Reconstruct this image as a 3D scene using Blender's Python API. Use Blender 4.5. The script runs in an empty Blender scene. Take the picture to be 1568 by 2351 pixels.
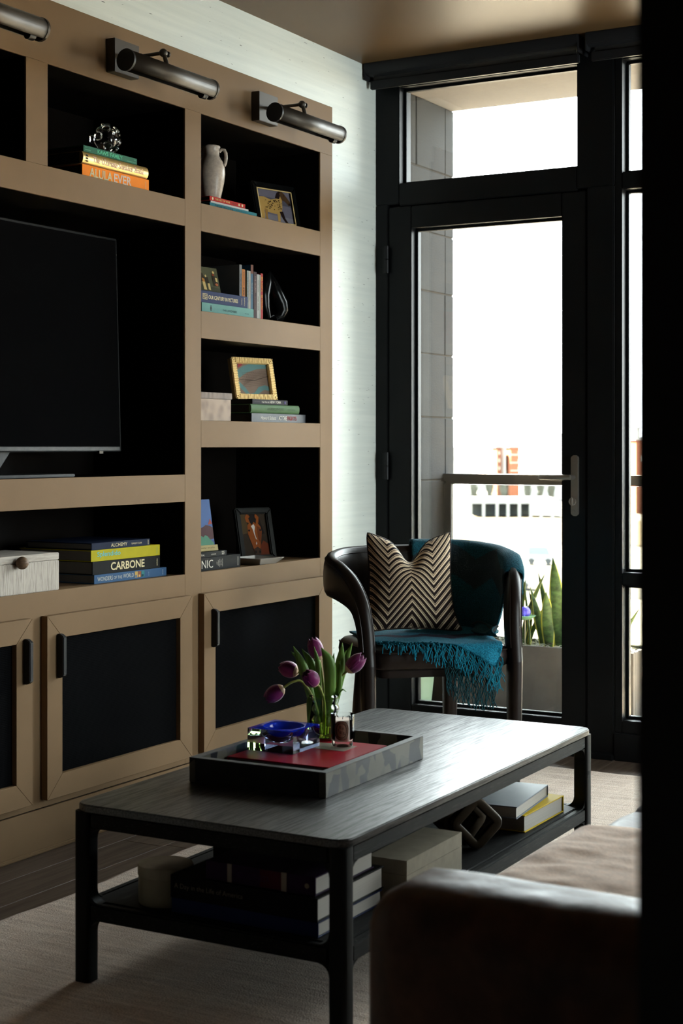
import bpy, bmesh, math, random
from math import sin, cos, pi, radians as R
from mathutils import Vector as V, Matrix, noise as mnoise

sc = bpy.context.scene
COL = sc.collection
random.seed(7)

# ------------------------------------------------------------------ camera
cam_d = bpy.data.cameras.new('camera')
cam = bpy.data.objects.new('camera', cam_d); COL.objects.link(cam)
cam.location = (0, 0, 1.12)
cam.rotation_euler = (R(90), 0, R(29.7))
cam_d.sensor_fit = 'HORIZONTAL'; cam_d.sensor_width = 24.0
cam_d.lens = 3550.0 / 1568.0 * 24.0
cam_d.shift_y = -150.5 / 1568.0
cam_d.clip_start = 0.05; cam_d.clip_end = 3000
cam_d.dof.use_dof = True; cam_d.dof.focus_distance = 4.5; cam_d.dof.aperture_fstop = 6.3
sc.camera = cam

# ------------------------------------------------------------------ sky, sun, exposure
world = bpy.data.worlds.new('sky'); sc.world = world; world.use_nodes = True
bg = world.node_tree.nodes['Background']
bg.inputs[0].default_value = (0.92, 0.97, 1.0, 1); bg.inputs[1].default_value = 13.0
sun_d = bpy.data.lights.new('sun', 'SUN'); sun_d.energy = 600.0; sun_d.angle = R(0.6); sun_d.color = (1.0, 0.84, 0.62)
sun = bpy.data.objects.new('sun', sun_d); COL.objects.link(sun)
sun.rotation_euler = V((0.60, -0.36, -0.715)).to_track_quat('-Z', 'Y').to_euler()
for nm, x0, x1 in (('window_portal', -2.85, -2.0), ('window_portal.001', -1.9, 0.1), ('window_portal.002', 3.55, 5.05)):
    pd = bpy.data.lights.new(nm, 'AREA'); pd.shape = 'RECTANGLE'; pd.size = x1 - x0; pd.size_y = 2.5
    pd.cycles.is_portal = True
    po = bpy.data.objects.new(nm, pd); COL.objects.link(po)
    po.location = ((x0 + x1) / 2, 5.42, 1.28); po.rotation_euler = (R(-90), 0, 0)
    if nm.endswith('002'): po.location = (1.52, (x0 + x1) / 2, 1.28); po.rotation_euler = (0, R(90), 0); pd.size, pd.size_y = 2.5, x1 - x0
vs = sc.view_settings
vs.view_transform = 'Standard'; vs.look = 'None'; vs.gamma = 1.0; vs.use_curve_mapping = False
vs.exposure = 0.80
sc.cycles.max_bounces = 10; sc.cycles.diffuse_bounces = 5; sc.cycles.transparent_max_bounces = 16
sc.cycles.sample_clamp_indirect = 8.0
try:
    sc.cycles.use_denoising = True
except Exception:
    pass

# ------------------------------------------------------------------ materials
def s2l(c):
    return tuple(((x / 255) / 12.92 if x / 255 <= 0.04045 else ((x / 255 + 0.055) / 1.055) ** 2.4) for x in c)

def new_mat(name):
    m = bpy.data.materials.new(name); m.use_nodes = True
    nt = m.node_tree
    return m, nt, nt.nodes['Principled BSDF']

def N(nt, typ, **kw):
    n = nt.nodes.new(typ)
    for k, v in kw.items():
        if k.startswith('i_'):
            key = k[2:]
            key = int(key) if key.isdigit() else key.replace('_', ' ')
            n.inputs[key].default_value = v
        else:
            setattr(n, k, v)
    return n

def coords(nt, scale=(1, 1, 1), rot=(0, 0, 0)):
    tc = N(nt, 'ShaderNodeTexCoord'); mp = N(nt, 'ShaderNodeMapping')
    mp.inputs['Scale'].default_value = scale; mp.inputs['Rotation'].default_value = rot
    nt.links.new(tc.outputs['Object'], mp.inputs[0])
    return mp.outputs[0]

def mat(name, col, rough=0.5, metal=0.0, var=0.0, vs_=(6, 6, 6), bump=0.0, bs=(60, 60, 60), bdist=0.002,
        coat=0.0, crough=0.1, spec=0.22, sheen=0.0, trans=0.0, ior=1.45, rvar=0.0):
    m, nt, b = new_mat(name)
    L = nt.links.new
    b.inputs['Base Color'].default_value = (*col, 1); b.inputs['Roughness'].default_value = rough
    b.inputs['Metallic'].default_value = metal; b.inputs['Specular IOR Level'].default_value = spec
    b.inputs['Coat Weight'].default_value = coat; b.inputs['Coat Roughness'].default_value = crough
    b.inputs['Sheen Weight'].default_value = sheen
    b.inputs['Transmission Weight'].default_value = trans; b.inputs['IOR'].default_value = ior
    if var or rvar:
        n = N(nt, 'ShaderNodeTexNoise', i_Scale=1.0, i_Detail=4.0, i_Roughness=0.6)
        L(coords(nt, vs_), n.inputs['Vector'])
        if var:
            r = N(nt, 'ShaderNodeValToRGB')
            r.color_ramp.elements[0].position = 0.3; r.color_ramp.elements[1].position = 0.7
            r.color_ramp.elements[0].color = (*[c * (1 - var) for c in col], 1)
            r.color_ramp.elements[1].color = (*[min(1, c * (1 + var)) for c in col], 1)
            L(n.outputs['Fac'], r.inputs[0]); L(r.outputs[0], b.inputs['Base Color'])
        if rvar:
            mr = N(nt, 'ShaderNodeMapRange')
            mr.inputs[3].default_value = max(0, rough - rvar); mr.inputs[4].default_value = min(1, rough + rvar)
            L(n.outputs['Fac'], mr.inputs[0]); L(mr.outputs[0], b.inputs['Roughness'])
    if bump:
        n2 = N(nt, 'ShaderNodeTexNoise', i_Scale=1.0, i_Detail=3.0)
        L(coords(nt, bs), n2.inputs['Vector'])
        bp = N(nt, 'ShaderNodeBump', i_Strength=bump, i_Distance=bdist)
        L(n2.outputs['Fac'], bp.inputs['Height']); L(bp.outputs[0], b.inputs['Normal'])
    return m

def flat(name, rgb, rough=0.6, **k):
    return mat(name, tuple(c * 0.62 for c in s2l(rgb)), rough, spec=0.15, **k)

MT = {}
MT['taupe'] = mat('taupe_paint', (0.185, 0.117, 0.064), 0.5, spec=0.05, var=0.05, vs_=(3, 3, 3), bump=0.06, bs=(300, 300, 300))
MT['niche'] = mat('shaded_dark_brown', (0.0034, 0.0024, 0.0018), 0.55, bump=0.03, spec=0.05)  # interior brown taken near black, putting niche shade into the colour
MT['black_mesh'] = None
MT['black_metal'] = mat('black_metal', (0.012, 0.012, 0.013), 0.45, bump=0.03, bs=(200, 200, 200))
MT['bronze'] = mat('dark_bronze', (0.050, 0.041, 0.032), 0.46, metal=0.6, spec=0.3, rvar=0.06, vs_=(30, 30, 30))
MT['frame_black'] = mat('black_window_frame', (0.0032, 0.0036, 0.004), 0.45, spec=0.2, bump=0.02, bs=(250, 250, 250))
MT['ceiling'] = mat('ceiling_paint', (0.100, 0.057, 0.024), 0.36, spec=0.15, bump=0.12, bs=(260, 260, 260), bdist=0.0008)
MT['dark_wall'] = mat('dark_wall_paint', (0.045, 0.034, 0.028), 0.7, bump=0.05)
MT['dark_jamb'] = mat('dark_stained_wood', (0.012, 0.008, 0.006), 0.6, bump=0.1, bs=(80, 80, 6))
MT['leather'] = mat('brown_black_leather', (0.010, 0.0058, 0.0044), 0.38, bump=0.22, bs=(240, 240, 240), bdist=0.0007, rvar=0.06, vs_=(18, 18, 18), spec=0.24)
MT['sofa_leather'] = mat('worn_brown_leather', (0.060, 0.025, 0.013), 0.45, var=0.5, vs_=(14, 14, 14), bump=0.45, bs=(22, 22, 22), bdist=0.006, rvar=0.12, spec=0.2)
MT['seam'] = mat('leather_piping', (0.018, 0.012, 0.010), 0.3)
MT['paper'] = mat('page_edges', (0.36, 0.335, 0.30), 0.8, var=0.10, vs_=(2, 2, 900))
MT['paper_grey'] = mat('grey_page_edges', (0.12, 0.11, 0.10), 0.8, var=0.12, vs_=(2, 2, 900))
MT['dark_paper'] = mat('dark_page_edges', (0.03, 0.025, 0.02), 0.8)
MT['glass_thin'] = None
MT['white_print'] = flat('white_lettering', (238, 230, 214))
MT['cream_print'] = flat('cream_lettering', (250, 232, 180))
MT['black_print'] = flat('black_lettering', (22, 20, 22))
MT['gold'] = mat('gilt_gold', (0.86, 0.62, 0.27), 0.38, metal=0.45, bump=0.2, bs=(90, 90, 90))
MT['clear'] = mat('clear_glass', (1, 1, 1), 0.0, trans=1.0, ior=1.47)
MT['steel'] = mat('brushed_steel', (0.33, 0.30, 0.27), 0.34, metal=0.9)

def arch_glass(name, tint=(0.93, 0.96, 0.95), refl=0.07):
    m, nt, b = new_mat(name)
    nt.nodes.remove(b)
    out = nt.nodes['Material Output']
    tr = N(nt, 'ShaderNodeBsdfTransparent'); tr.inputs[0].default_value = (*tint, 1)
    gl = N(nt, 'ShaderNodeBsdfGlossy'); gl.inputs['Roughness'].default_value = 0.02
    fr = N(nt, 'ShaderNodeFresnel', i_IOR=1.4); mx = N(nt, 'ShaderNodeMixShader')
    nt.links.new(fr.outputs[0], mx.inputs[0]); nt.links.new(tr.outputs[0], mx.inputs[1]); nt.links.new(gl.outputs[0], mx.inputs[2])
    nt.links.new(mx.outputs[0], out.inputs[0])
    return m
MT['glass_thin'] = arch_glass('window_glass')

def perforated():
    m, nt, b = new_mat('perforated_black_mesh')
    L = nt.links.new
    co = coords(nt, (1, 210, 210))
    sx = N(nt, 'ShaderNodeSeparateXYZ'); L(co, sx.inputs[0])
    fy = N(nt, 'ShaderNodeMath', operation='FRACT'); fz = N(nt, 'ShaderNodeMath', operation='FRACT')
    L(sx.outputs[1], fy.inputs[0]); L(sx.outputs[2], fz.inputs[0])
    cb = N(nt, 'ShaderNodeCombineXYZ'); L(fy.outputs[0], cb.inputs[0]); L(fz.outputs[0], cb.inputs[1])
    ds = N(nt, 'ShaderNodeVectorMath', operation='DISTANCE'); ds.inputs[1].default_value = (0.5, 0.5, 0); L(cb.outputs[0], ds.inputs[0])
    lt = N(nt, 'ShaderNodeMath', operation='LESS_THAN'); lt.inputs[1].default_value = 0.27; L(ds.outputs['Value'], lt.inputs[0])
    mx = N(nt, 'ShaderNodeMix', data_type='RGBA'); mx.inputs[6].default_value = (0.006, 0.006, 0.0065, 1); mx.inputs[7].default_value = (0.0008, 0.0008, 0.0008, 1)
    L(lt.outputs[0], mx.inputs[0]); L(mx.outputs[2], b.inputs['Base Color'])
    b.inputs['Roughness'].default_value = 0.6; b.inputs['Specular IOR Level'].default_value = 0.0
    bp = N(nt, 'ShaderNodeBump', i_Strength=0.5, i_Distance=0.001); bp.invert = True
    L(lt.outputs[0], bp.inputs['Height']); L(bp.outputs[0], b.inputs['Normal'])
    return m
MT['black_mesh'] = perforated()

def wallpaper():
    m, nt, b = new_mat('grasscloth_wallpaper'); L = nt.links.new
    n = N(nt, 'ShaderNodeTexNoise', i_Scale=1.0, i_Detail=6.0, i_Roughness=0.65); L(coords(nt, (1, 2.2, 60)), n.inputs['Vector'])
    r = N(nt, 'ShaderNodeValToRGB')
    r.color_ramp.elements[0].position = 0.32; r.color_ramp.elements[0].color = (0.58, 0.615, 0.57, 1)
    r.color_ramp.elements[1].position = 0.68; r.color_ramp.elements[1].color = (0.66, 0.69, 0.635, 1)
    L(n.outputs['Fac'], r.inputs[0])
    n2 = N(nt, 'ShaderNodeTexNoise', i_Scale=1.0, i_Detail=2.0, i_Roughness=0.5); L(coords(nt, (1, 26, 190)), n2.inputs['Vector'])
    n3 = N(nt, 'ShaderNodeTexNoise', i_Scale=1.0, i_Detail=2.0); L(coords(nt, (1, 3, 5)), n3.inputs['Vector'])
    ad = N(nt, 'ShaderNodeMath', operation='MULTIPLY_ADD'); ad.inputs[1].default_value = 0.22
    L(n3.outputs['Fac'], ad.inputs[0]); L(n2.outputs['Fac'], ad.inputs[2])
    gt = N(nt, 'ShaderNodeMapRange'); gt.inputs[1].default_value = 0.835; gt.inputs[2].default_value = 0.87; L(ad.outputs[0], gt.inputs[0])
    mx = N(nt, 'ShaderNodeMix', data_type='RGBA'); mx.inputs[7].default_value = (0.07, 0.075, 0.075, 1)
    L(gt.outputs[0], mx.inputs[0]); L(r.outputs[0], mx.inputs[6]); L(mx.outputs[2], b.inputs['Base Color'])
    b.inputs['Roughness'].default_value = 0.55
    bp = N(nt, 'ShaderNodeBump', i_Strength=0.12, i_Distance=0.001); L(n.outputs['Fac'], bp.inputs['Height']); L(bp.outputs[0], b.inputs['Normal'])
    return m
MT['wallpaper'] = wallpaper()

def wood(name, dark, light, gs, rough, bump=0.3, contrast=(0.35, 0.65), spec=0.15, bdist=0.0006, coat=0.0, crough=0.3):
    m, nt, b = new_mat(name); L = nt.links.new
    n = N(nt, 'ShaderNodeTexNoise', i_Scale=1.0, i_Detail=6.0, i_Roughness=0.7, i_Distortion=0.3); L(coords(nt, gs), n.inputs['Vector'])
    r = N(nt, 'ShaderNodeValToRGB')
    r.color_ramp.elements[0].position = contrast[0]; r.color_ramp.elements[0].color = (*dark, 1)
    r.color_ramp.elements[1].position = contrast[1]; r.color_ramp.elements[1].color = (*light, 1)
    L(n.outputs['Fac'], r.inputs[0]); L(r.outputs[0], b.inputs['Base Color'])
    mr = N(nt, 'ShaderNodeMapRange'); mr.inputs[3].default_value = rough + 0.12; mr.inputs[4].default_value = rough - 0.1
    L(n.outputs['Fac'], mr.inputs[0]); L(mr.outputs[0], b.inputs['Roughness'])
    b.inputs['Specular IOR Level'].default_value = spec
    b.inputs['Coat Weight'].default_value = coat; b.inputs['Coat Roughness'].default_value = crough; b.inputs['Coat IOR'].default_value = 1.9
    if coat:
        cw_ = N(nt, 'ShaderNodeMapRange'); cw_.inputs[1].default_value = 0.38; cw_.inputs[2].default_value = 0.62; cw_.inputs[3].default_value = coat * 0.40; cw_.inputs[4].default_value = min(1.0, coat * 1.15)
        L(n.outputs['Fac'], cw_.inputs[0]); L(cw_.outputs[0], b.inputs['Coat Weight'])
        bp2 = N(nt, 'ShaderNodeBump', i_Strength=bump * 0.35, i_Distance=bdist); L(n.outputs['Fac'], bp2.inputs['Height']); L(bp2.outputs[0], b.inputs['Coat Normal'])
    bp = N(nt, 'ShaderNodeBump', i_Strength=bump, i_Distance=bdist); L(n.outputs['Fac'], bp.inputs['Height']); L(bp.outputs[0], b.inputs['Normal'])
    return m
MT['table_wood'] = wood('black_oak', (0.003, 0.003, 0.003), (0.016, 0.014, 0.012), (240, 9, 240), 0.34, 0.45, (0.42, 0.62), 0.05, coat=0.9, crough=0.33)
MT['table_rail'] = wood('black_oak_rail', (0.0025, 0.0025, 0.0025), (0.030, 0.029, 0.028), (150, 14, 300), 0.55, 0.5, (0.56, 0.68), 0.10)
MT['table_leg'] = mat('black_oak_leg', (0.0022, 0.0022, 0.0022), 0.5, spec=0.12)
MT['plank'] = wood('dark_floor_plank', (0.046, 0.030, 0.021), (0.092, 0.064, 0.048), (40, 3, 40), 0.45, 0.15)
MT['white_wood'] = wood('white_grained_wood', (0.20, 0.17, 0.145), (0.44, 0.39, 0.335), (250, 220, 14), 0.7, 0.5, (0.3, 0.55))
MT['knob_wood'] = wood('pale_turned_wood', (0.11, 0.063, 0.036), (0.19, 0.12, 0.075), (60, 60, 200), 0.5, 0.1)

def blotches(name, a, b_, c, scale, rough=0.3, stretch=(1, 1, 1)):
    m, nt, b = new_mat(name); L = nt.links.new
    n = N(nt, 'ShaderNodeTexNoise', i_Scale=1.0, i_Detail=2.0); L(coords(nt, tuple(scale * s * 0.9 for s in stretch)), n.inputs['Vector'])
    vo = N(nt, 'ShaderNodeTexVoronoi'); vo.inputs['Scale'].default_value = 1.0
    mixv = N(nt, 'ShaderNodeMix', data_type='VECTOR'); mixv.inputs[0].default_value = 0.18
    L(coords(nt, tuple(scale * s for s in stretch)), mixv.inputs[4]); L(n.outputs['Color'], mixv.inputs[5])
    L(mixv.outputs[1], vo.inputs['Vector'])
    bw = N(nt, 'ShaderNodeSeparateColor'); L(vo.outputs['Color'], bw.inputs[0])
    r = N(nt, 'ShaderNodeValToRGB'); r.color_ramp.interpolation = 'CONSTANT'
    e = r.color_ramp.elements
    e[0].color = (*a, 1); e[1].position = 0.42; e[1].color = (*b_, 1)
    e2 = e.new(0.72); e2.color = (*c, 1)
    L(bw.outputs[0], r.inputs[0]); L(r.outputs[0], b.inputs['Base Color'])
    b.inputs['Specular IOR Level'].default_value = 0.12
    b.inputs['Roughness'].default_value = rough
    return m
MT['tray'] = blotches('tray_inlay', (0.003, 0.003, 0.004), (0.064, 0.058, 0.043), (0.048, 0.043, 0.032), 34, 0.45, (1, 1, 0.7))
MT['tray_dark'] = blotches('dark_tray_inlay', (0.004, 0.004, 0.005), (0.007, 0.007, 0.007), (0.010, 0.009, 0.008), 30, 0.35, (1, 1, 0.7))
MT['tray_edge'] = mat('grey_tray_rim', (0.06, 0.06, 0.057), 0.45, var=0.3, vs_=(30, 30, 30))

def marble(name, base, vein, light, sc_):
    m, nt, b = new_mat(name); L = nt.links.new
    vo = N(nt, 'ShaderNodeTexVoronoi'); vo.feature = 'SMOOTH_F1'; vo.inputs['Scale'].default_value = 1.0; L(coords(nt, sc_), vo.inputs['Vector'])
    n = N(nt, 'ShaderNodeTexNoise', i_Scale=1.0, i_Detail=5.0); L(coords(nt, tuple(s * 0.8 for s in sc_)), n.inputs['Vector'])
    r = N(nt, 'ShaderNodeValToRGB'); e = r.color_ramp.elements
    e[0].position = 0.18; e[0].color = (*base, 1); e[1].position = 0.85; e[1].color = (*vein, 1)
    x = e.new(0.5); x.color = (*light, 1)
    ad = N(nt, 'ShaderNodeMath', operation='MULTIPLY_ADD'); ad.inputs[1].default_value = 0.55
    L(n.outputs['Fac'], ad.inputs[0]); L(vo.outputs['Distance'], ad.inputs[2])
    L(ad.outputs[0], r.inputs[0]); L(r.outputs[0], b.inputs['Base Color']); b.inputs['Roughness'].default_value = 0.35; b.inputs['Specular IOR Level'].default_value = 0.08
    return m
MT['marble'] = marble('beige_marble', (0.135, 0.085, 0.052), (0.285, 0.195, 0.130), (0.185, 0.118, 0.076), (28, 28, 28))
MT['marble_lid'] = marble('streaked_marble', (0.070, 0.042, 0.028), (0.165, 0.110, 0.077), (0.11, 0.070, 0.048), (20, 60, 14))

def chevron():
    # cream velvet with dark zigzag stripes; x,z are the cushion's own face axes
    m, nt, b = new_mat('chevron_velvet'); L = nt.links.new
    tc = N(nt, 'ShaderNodeTexCoord'); sx = N(nt, 'ShaderNodeSeparateXYZ'); L(tc.outputs['UV'], sx.inputs[0])
    def math(op, a, b2=None, c=None):
        n = N(nt, 'ShaderNodeMath', operation=op)
        for i, q in enumerate((a, b2, c)):
            if q is None: continue
            if isinstance(q, (int, float)): n.inputs[i].default_value = q
            else: L(q, n.inputs[i])
        return n.outputs[0]
    u = math('ADD', sx.outputs[0], 0.05)
    tri = math('PINGPONG', u, 0.27)
    t = math('ADD', sx.outputs[1], math('MULTIPLY', tri, 1.06))
    f = math('FRACT', math('MULTIPLY', t, 12.5))
    # cream band (wider towards the cushion top) split by a thin dark line, dark band between
    wid = math('MULTIPLY_ADD', sx.outputs[1], 0.22, 0.40)
    cream = math('LESS_THAN', f, wid)
    mid = math('ABSOLUTE', math('SUBTRACT', f, math('MULTIPLY', wid, 0.68)))
    line = math('LESS_THAN', mid, 0.055)
    dark = math('SUBTRACT', 1.0, math('MULTIPLY', cream, math('SUBTRACT', 1.0, line)))
    mx = N(nt, 'ShaderNodeMix', data_type='RGBA'); mx.inputs[6].default_value = (0.68, 0.52, 0.35, 1); mx.inputs[7].default_value = (0.016, 0.009, 0.008, 1)
    L(dark, mx.inputs[0]); L(mx.outputs[2], b.inputs['Base Color'])
    b.inputs['Roughness'].default_value = 0.8; b.inputs['Specular IOR Level'].default_value = 0.15
    bp = N(nt, 'ShaderNodeBump', i_Strength=0.5, i_Distance=0.002); L(dark, bp.inputs['Height']); L(bp.outputs[0], b.inputs['Normal'])
    return m
MT['chevron'] = chevron()

def teal_throw(name, base, band, lo, hi, zig, per, mott):
    m, nt, b = new_mat(name); L = nt.links.new
    tc = N(nt, 'ShaderNodeTexCoord'); sx = N(nt, 'ShaderNodeSeparateXYZ'); L(tc.outputs['UV'], sx.inputs[0])
    def math(op, a, b2=None, c=None):
        n = N(nt, 'ShaderNodeMath', operation=op)
        for i, q in enumerate((a, b2, c)):
            if q is None: continue
            if isinstance(q, (int, float)): n.inputs[i].default_value = q
            else: L(q, n.inputs[i])
        return n.outputs[0]
    t = math('ADD', sx.outputs[1], math('MULTIPLY', math('PINGPONG', sx.outputs[0], per), zig))
    n = N(nt, 'ShaderNodeTexNoise', i_Scale=1.0, i_Detail=3.0); L(coords(nt, (320, 320, 320)), n.inputs['Vector'])
    tj = math('ADD', t, math('MULTIPLY', math('SUBTRACT', n.outputs['Fac'], 0.5), 0.05))
    inb = math('MULTIPLY', math('GREATER_THAN', tj, lo), math('LESS_THAN', tj, hi))
    n2 = N(nt, 'ShaderNodeTexNoise', i_Scale=1.0, i_Detail=2.0); L(coords(nt, (260, 260, 260)), n2.inputs['Vector'])
    r = N(nt, 'ShaderNodeValToRGB'); r.color_ramp.elements[0].position = 0.35; r.color_ramp.elements[1].position = 0.7
    r.color_ramp.elements[0].color = (*[c * (1 - mott) for c in base], 1); r.color_ramp.elements[1].color = (*[c * (1 + mott) for c in base], 1)
    L(n2.outputs['Fac'], r.inputs[0])
    mx = N(nt, 'ShaderNodeMix', data_type='RGBA'); mx.inputs[7].default_value = (*band, 1)
    L(inb, mx.inputs[0]); L(r.outputs[0], mx.inputs[6]); L(mx.outputs[2], b.inputs['Base Color'])
    b.inputs['Roughness'].default_value = 0.95; b.inputs['Specular IOR Level'].default_value = 0.1; b.inputs['Sheen Weight'].default_value = 0.04
    bp = N(nt, 'ShaderNodeBump', i_Strength=0.7, i_Distance=0.003); L(n2.outputs['Fac'], bp.inputs['Height']); L(bp.outputs[0], b.inputs['Normal'])
    return m
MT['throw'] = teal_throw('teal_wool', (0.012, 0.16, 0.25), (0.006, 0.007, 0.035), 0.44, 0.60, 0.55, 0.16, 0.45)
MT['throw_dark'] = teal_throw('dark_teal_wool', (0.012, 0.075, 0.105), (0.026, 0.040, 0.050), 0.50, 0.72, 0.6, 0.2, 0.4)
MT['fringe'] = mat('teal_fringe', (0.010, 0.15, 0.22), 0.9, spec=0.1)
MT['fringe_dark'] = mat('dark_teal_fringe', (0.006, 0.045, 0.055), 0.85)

def rug_mat():
    m, nt, b = new_mat('woven_rug'); L = nt.links.new
    n = N(nt, 'ShaderNodeTexNoise', i_Scale=1.0, i_Detail=4.0, i_Roughness=0.7); L(coords(nt, (7, 62, 10)), n.inputs['Vector'])
    n2 = N(nt, 'ShaderNodeTexNoise', i_Scale=1.0, i_Detail=3.0); L(coords(nt, (260, 260, 260)), n2.inputs['Vector'])
    sx = N(nt, 'ShaderNodeSeparateXYZ'); L(coords(nt, (1, 1, 1)), sx.inputs[0])
    def line(o, sc_):
        a = N(nt, 'ShaderNodeMath', operation='MULTIPLY'); a.inputs[1].default_value = sc_; L(o, a.inputs[0])
        f = N(nt, 'ShaderNodeMath', operation='PINGPONG'); f.inputs[1].default_value = 0.5; L(a.outputs[0], f.inputs[0])
        g = N(nt, 'ShaderNodeMapRange'); g.inputs[1].default_value = 0.0; g.inputs[2].default_value = 0.09; g.inputs[3].default_value = 1; g.inputs[4].default_value = 0
        L(f.outputs[0], g.inputs[0]); return g.outputs[0]
    lx, ly = line(sx.outputs[0], 13.0), line(sx.outputs[1], 11.0)
    mxm = N(nt, 'ShaderNodeMath', operation='MAXIMUM'); L(lx, mxm.inputs[0]); L(ly, mxm.inputs[1])
    r = N(nt, 'ShaderNodeValToRGB'); r.color_ramp.elements[0].position = 0.32; r.color_ramp.elements[1].position = 0.72
    r.color_ramp.elements[0].color = (0.27, 0.195, 0.145, 1); r.color_ramp.elements[1].color = (0.78, 0.63, 0.51, 1)
    av = N(nt, 'ShaderNodeMath', operation='MULTIPLY_ADD'); av.inputs[1].default_value = 0.45
    sc2 = N(nt, 'ShaderNodeMath', operation='MULTIPLY'); sc2.inputs[1].default_value = 0.55
    L(n2.outputs['Fac'], sc2.inputs[0]); L(n.outputs['Fac'], av.inputs[0]); L(sc2.outputs[0], av.inputs[2])
    L(av.outputs[0], r.inputs[0])
    mx = N(nt, 'ShaderNodeMix', data_type='RGBA'); mx.inputs[7].default_value = (0.85, 0.76, 0.68, 1)
    ml = N(nt, 'ShaderNodeMath', operation='MULTIPLY'); ml.inputs[1].default_value = 0.14; L(mxm.outputs[0], ml.inputs[0])
    L(ml.outputs[0], mx.inputs[0]); L(r.outputs[0], mx.inputs[6]); L(mx.outputs[2], b.inputs['Base Color'])
    b.inputs['Roughness'].default_value = 0.95; b.inputs['Sheen Weight'].default_value = 0.2; b.inputs['Specular IOR Level'].default_value = 0.1
    bp = N(nt, 'ShaderNodeBump', i_Strength=0.9, i_Distance=0.006); L(av.outputs[0], bp.inputs['Height']); L(bp.outputs[0], b.inputs['Normal'])
    return m
MT['rug'] = rug_mat()
MT['concrete'] = mat('concrete', (0.072, 0.070, 0.068), 0.85, var=0.12, vs_=(9, 9, 9), bump=0.2, bs=(120, 120, 120))
MT['soffit'] = mat('balcony_soffit', (0.060, 0.054, 0.047), 0.9, var=0.10, vs_=(60, 60, 60), bump=0.25, bs=(180, 180, 180))
MT['stone'] = mat('grey_stone', (0.0065, 0.0068, 0.0071), 0.9, var=0.22, vs_=(7, 7, 7), bump=0.35, bs=(140, 140, 140), bdist=0.003)
MT['mortar'] = mat('mortar', (0.02, 0.0175, 0.0145), 0.95)
MT['paving'] = mat('balcony_paving', (0.40, 0.34, 0.27), 0.85, var=0.06)
MT['rail'] = mat('grey_painted_metal', (0.034, 0.033, 0.033), 0.6)
MT['beige_wool'] = mat('beige_wool', (0.58, 0.395, 0.275), 0.95, var=0.14, vs_=(60, 60, 60), bump=0.5, bs=(160, 160, 160), sheen=0.3, spec=0.1)
MT['screen'] = mat('tv_screen', (0.003, 0.003, 0.0033), 0.5, spec=0.0)
MT['matte_black'] = mat('matte_black', (0.004, 0.004, 0.004), 0.6, spec=0.08)
MT['gloss_black'] = mat('gloss_black', (0.004, 0.004, 0.004), 0.08, spec=0.6)
MT['ceramic'] = mat('speckled_ceramic', (0.42, 0.345, 0.28), 0.28, var=0.18, vs_=(90, 90, 90), bump=0.25, bs=(8, 8, 160), bdist=0.0015)
MT['dish'] = mat('white_porcelain', (0.45, 0.43, 0.40), 0.25)
MT['leaf'] = mat('tulip_leaf', (0.10, 0.19, 0.035), 0.45, var=0.35, vs_=(120, 120, 9))
MT['stem'] = mat('tulip_stem', (0.26, 0.30, 0.07), 0.45)
MT['petal'] = mat('purple_petal', (0.15, 0.012, 0.085), 0.42, var=0.45, vs_=(90, 90, 14), sheen=0.2)
MT['petal_base'] = mat('pale_petal_base', (0.55, 0.36, 0.24), 0.5)
MT['wax'] = mat('candle_wax', (0.90, 0.76, 0.66), 0.5)
MT['label_tan'] = flat('kraft_label', (176, 138, 116))
MT['label_dark'] = flat('dark_label_ring', (62, 42, 36))
MT['water'] = mat('green_water', (0.72, 0.80, 0.35), 0.0, trans=1.0, ior=1.33)
MT['blue_acrylic'] = mat('blue_acrylic', (0.008, 0.03, 0.50), 0.05, trans=0.25, ior=1.3, spec=0.4)
MT['brass_dark'] = mat('aged_brass', (0.045, 0.033, 0.021), 0.45, metal=0.4, spec=0.2, var=0.3, vs_=(18, 18, 18))
MT['cream_slat'] = mat('cream_ribbed', (0.26, 0.225, 0.17), 0.7, var=0.1, vs_=(40, 40, 40))
MT['round_box'] = mat('olive_grey_box', (0.16, 0.145, 0.10), 0.35, var=0.15, vs_=(20, 20, 20))
MT['moss'] = mat('grey_moss', (0.28, 0.28, 0.24), 0.95)
MT['snake_yellow'] = mat('yellow_leaf_edge', (0.40, 0.37, 0.06), 0.55)
MT['snake_green'] = mat('mottled_leaf', (0.030, 0.058, 0.018), 0.55, var=0.65, vs_=(40, 40, 60))

def blind_fabric():
    m, nt, b = new_mat('screen_fabric')
    out = nt.nodes['Material Output']
    tr = N(nt, 'ShaderNodeBsdfTransparent'); mx = N(nt, 'ShaderNodeMixShader'); mx.inputs[0].default_value = 0.82
    b.inputs['Base Color'].default_value = (0.02, 0.018, 0.016, 1); b.inputs['Roughness'].default_value = 0.9
    nt.links.new(tr.outputs[0], mx.inputs[1]); nt.links.new(b.outputs[0], mx.inputs[2]); nt.links.new(mx.outputs[0], out.inputs[0])
    return m
MT['blind'] = blind_fabric()

_fc = {}
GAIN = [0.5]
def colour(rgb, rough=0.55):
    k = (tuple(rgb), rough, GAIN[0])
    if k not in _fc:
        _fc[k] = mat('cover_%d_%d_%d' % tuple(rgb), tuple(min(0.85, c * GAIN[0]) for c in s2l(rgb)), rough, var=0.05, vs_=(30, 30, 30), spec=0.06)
    return _fc[k]

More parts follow.
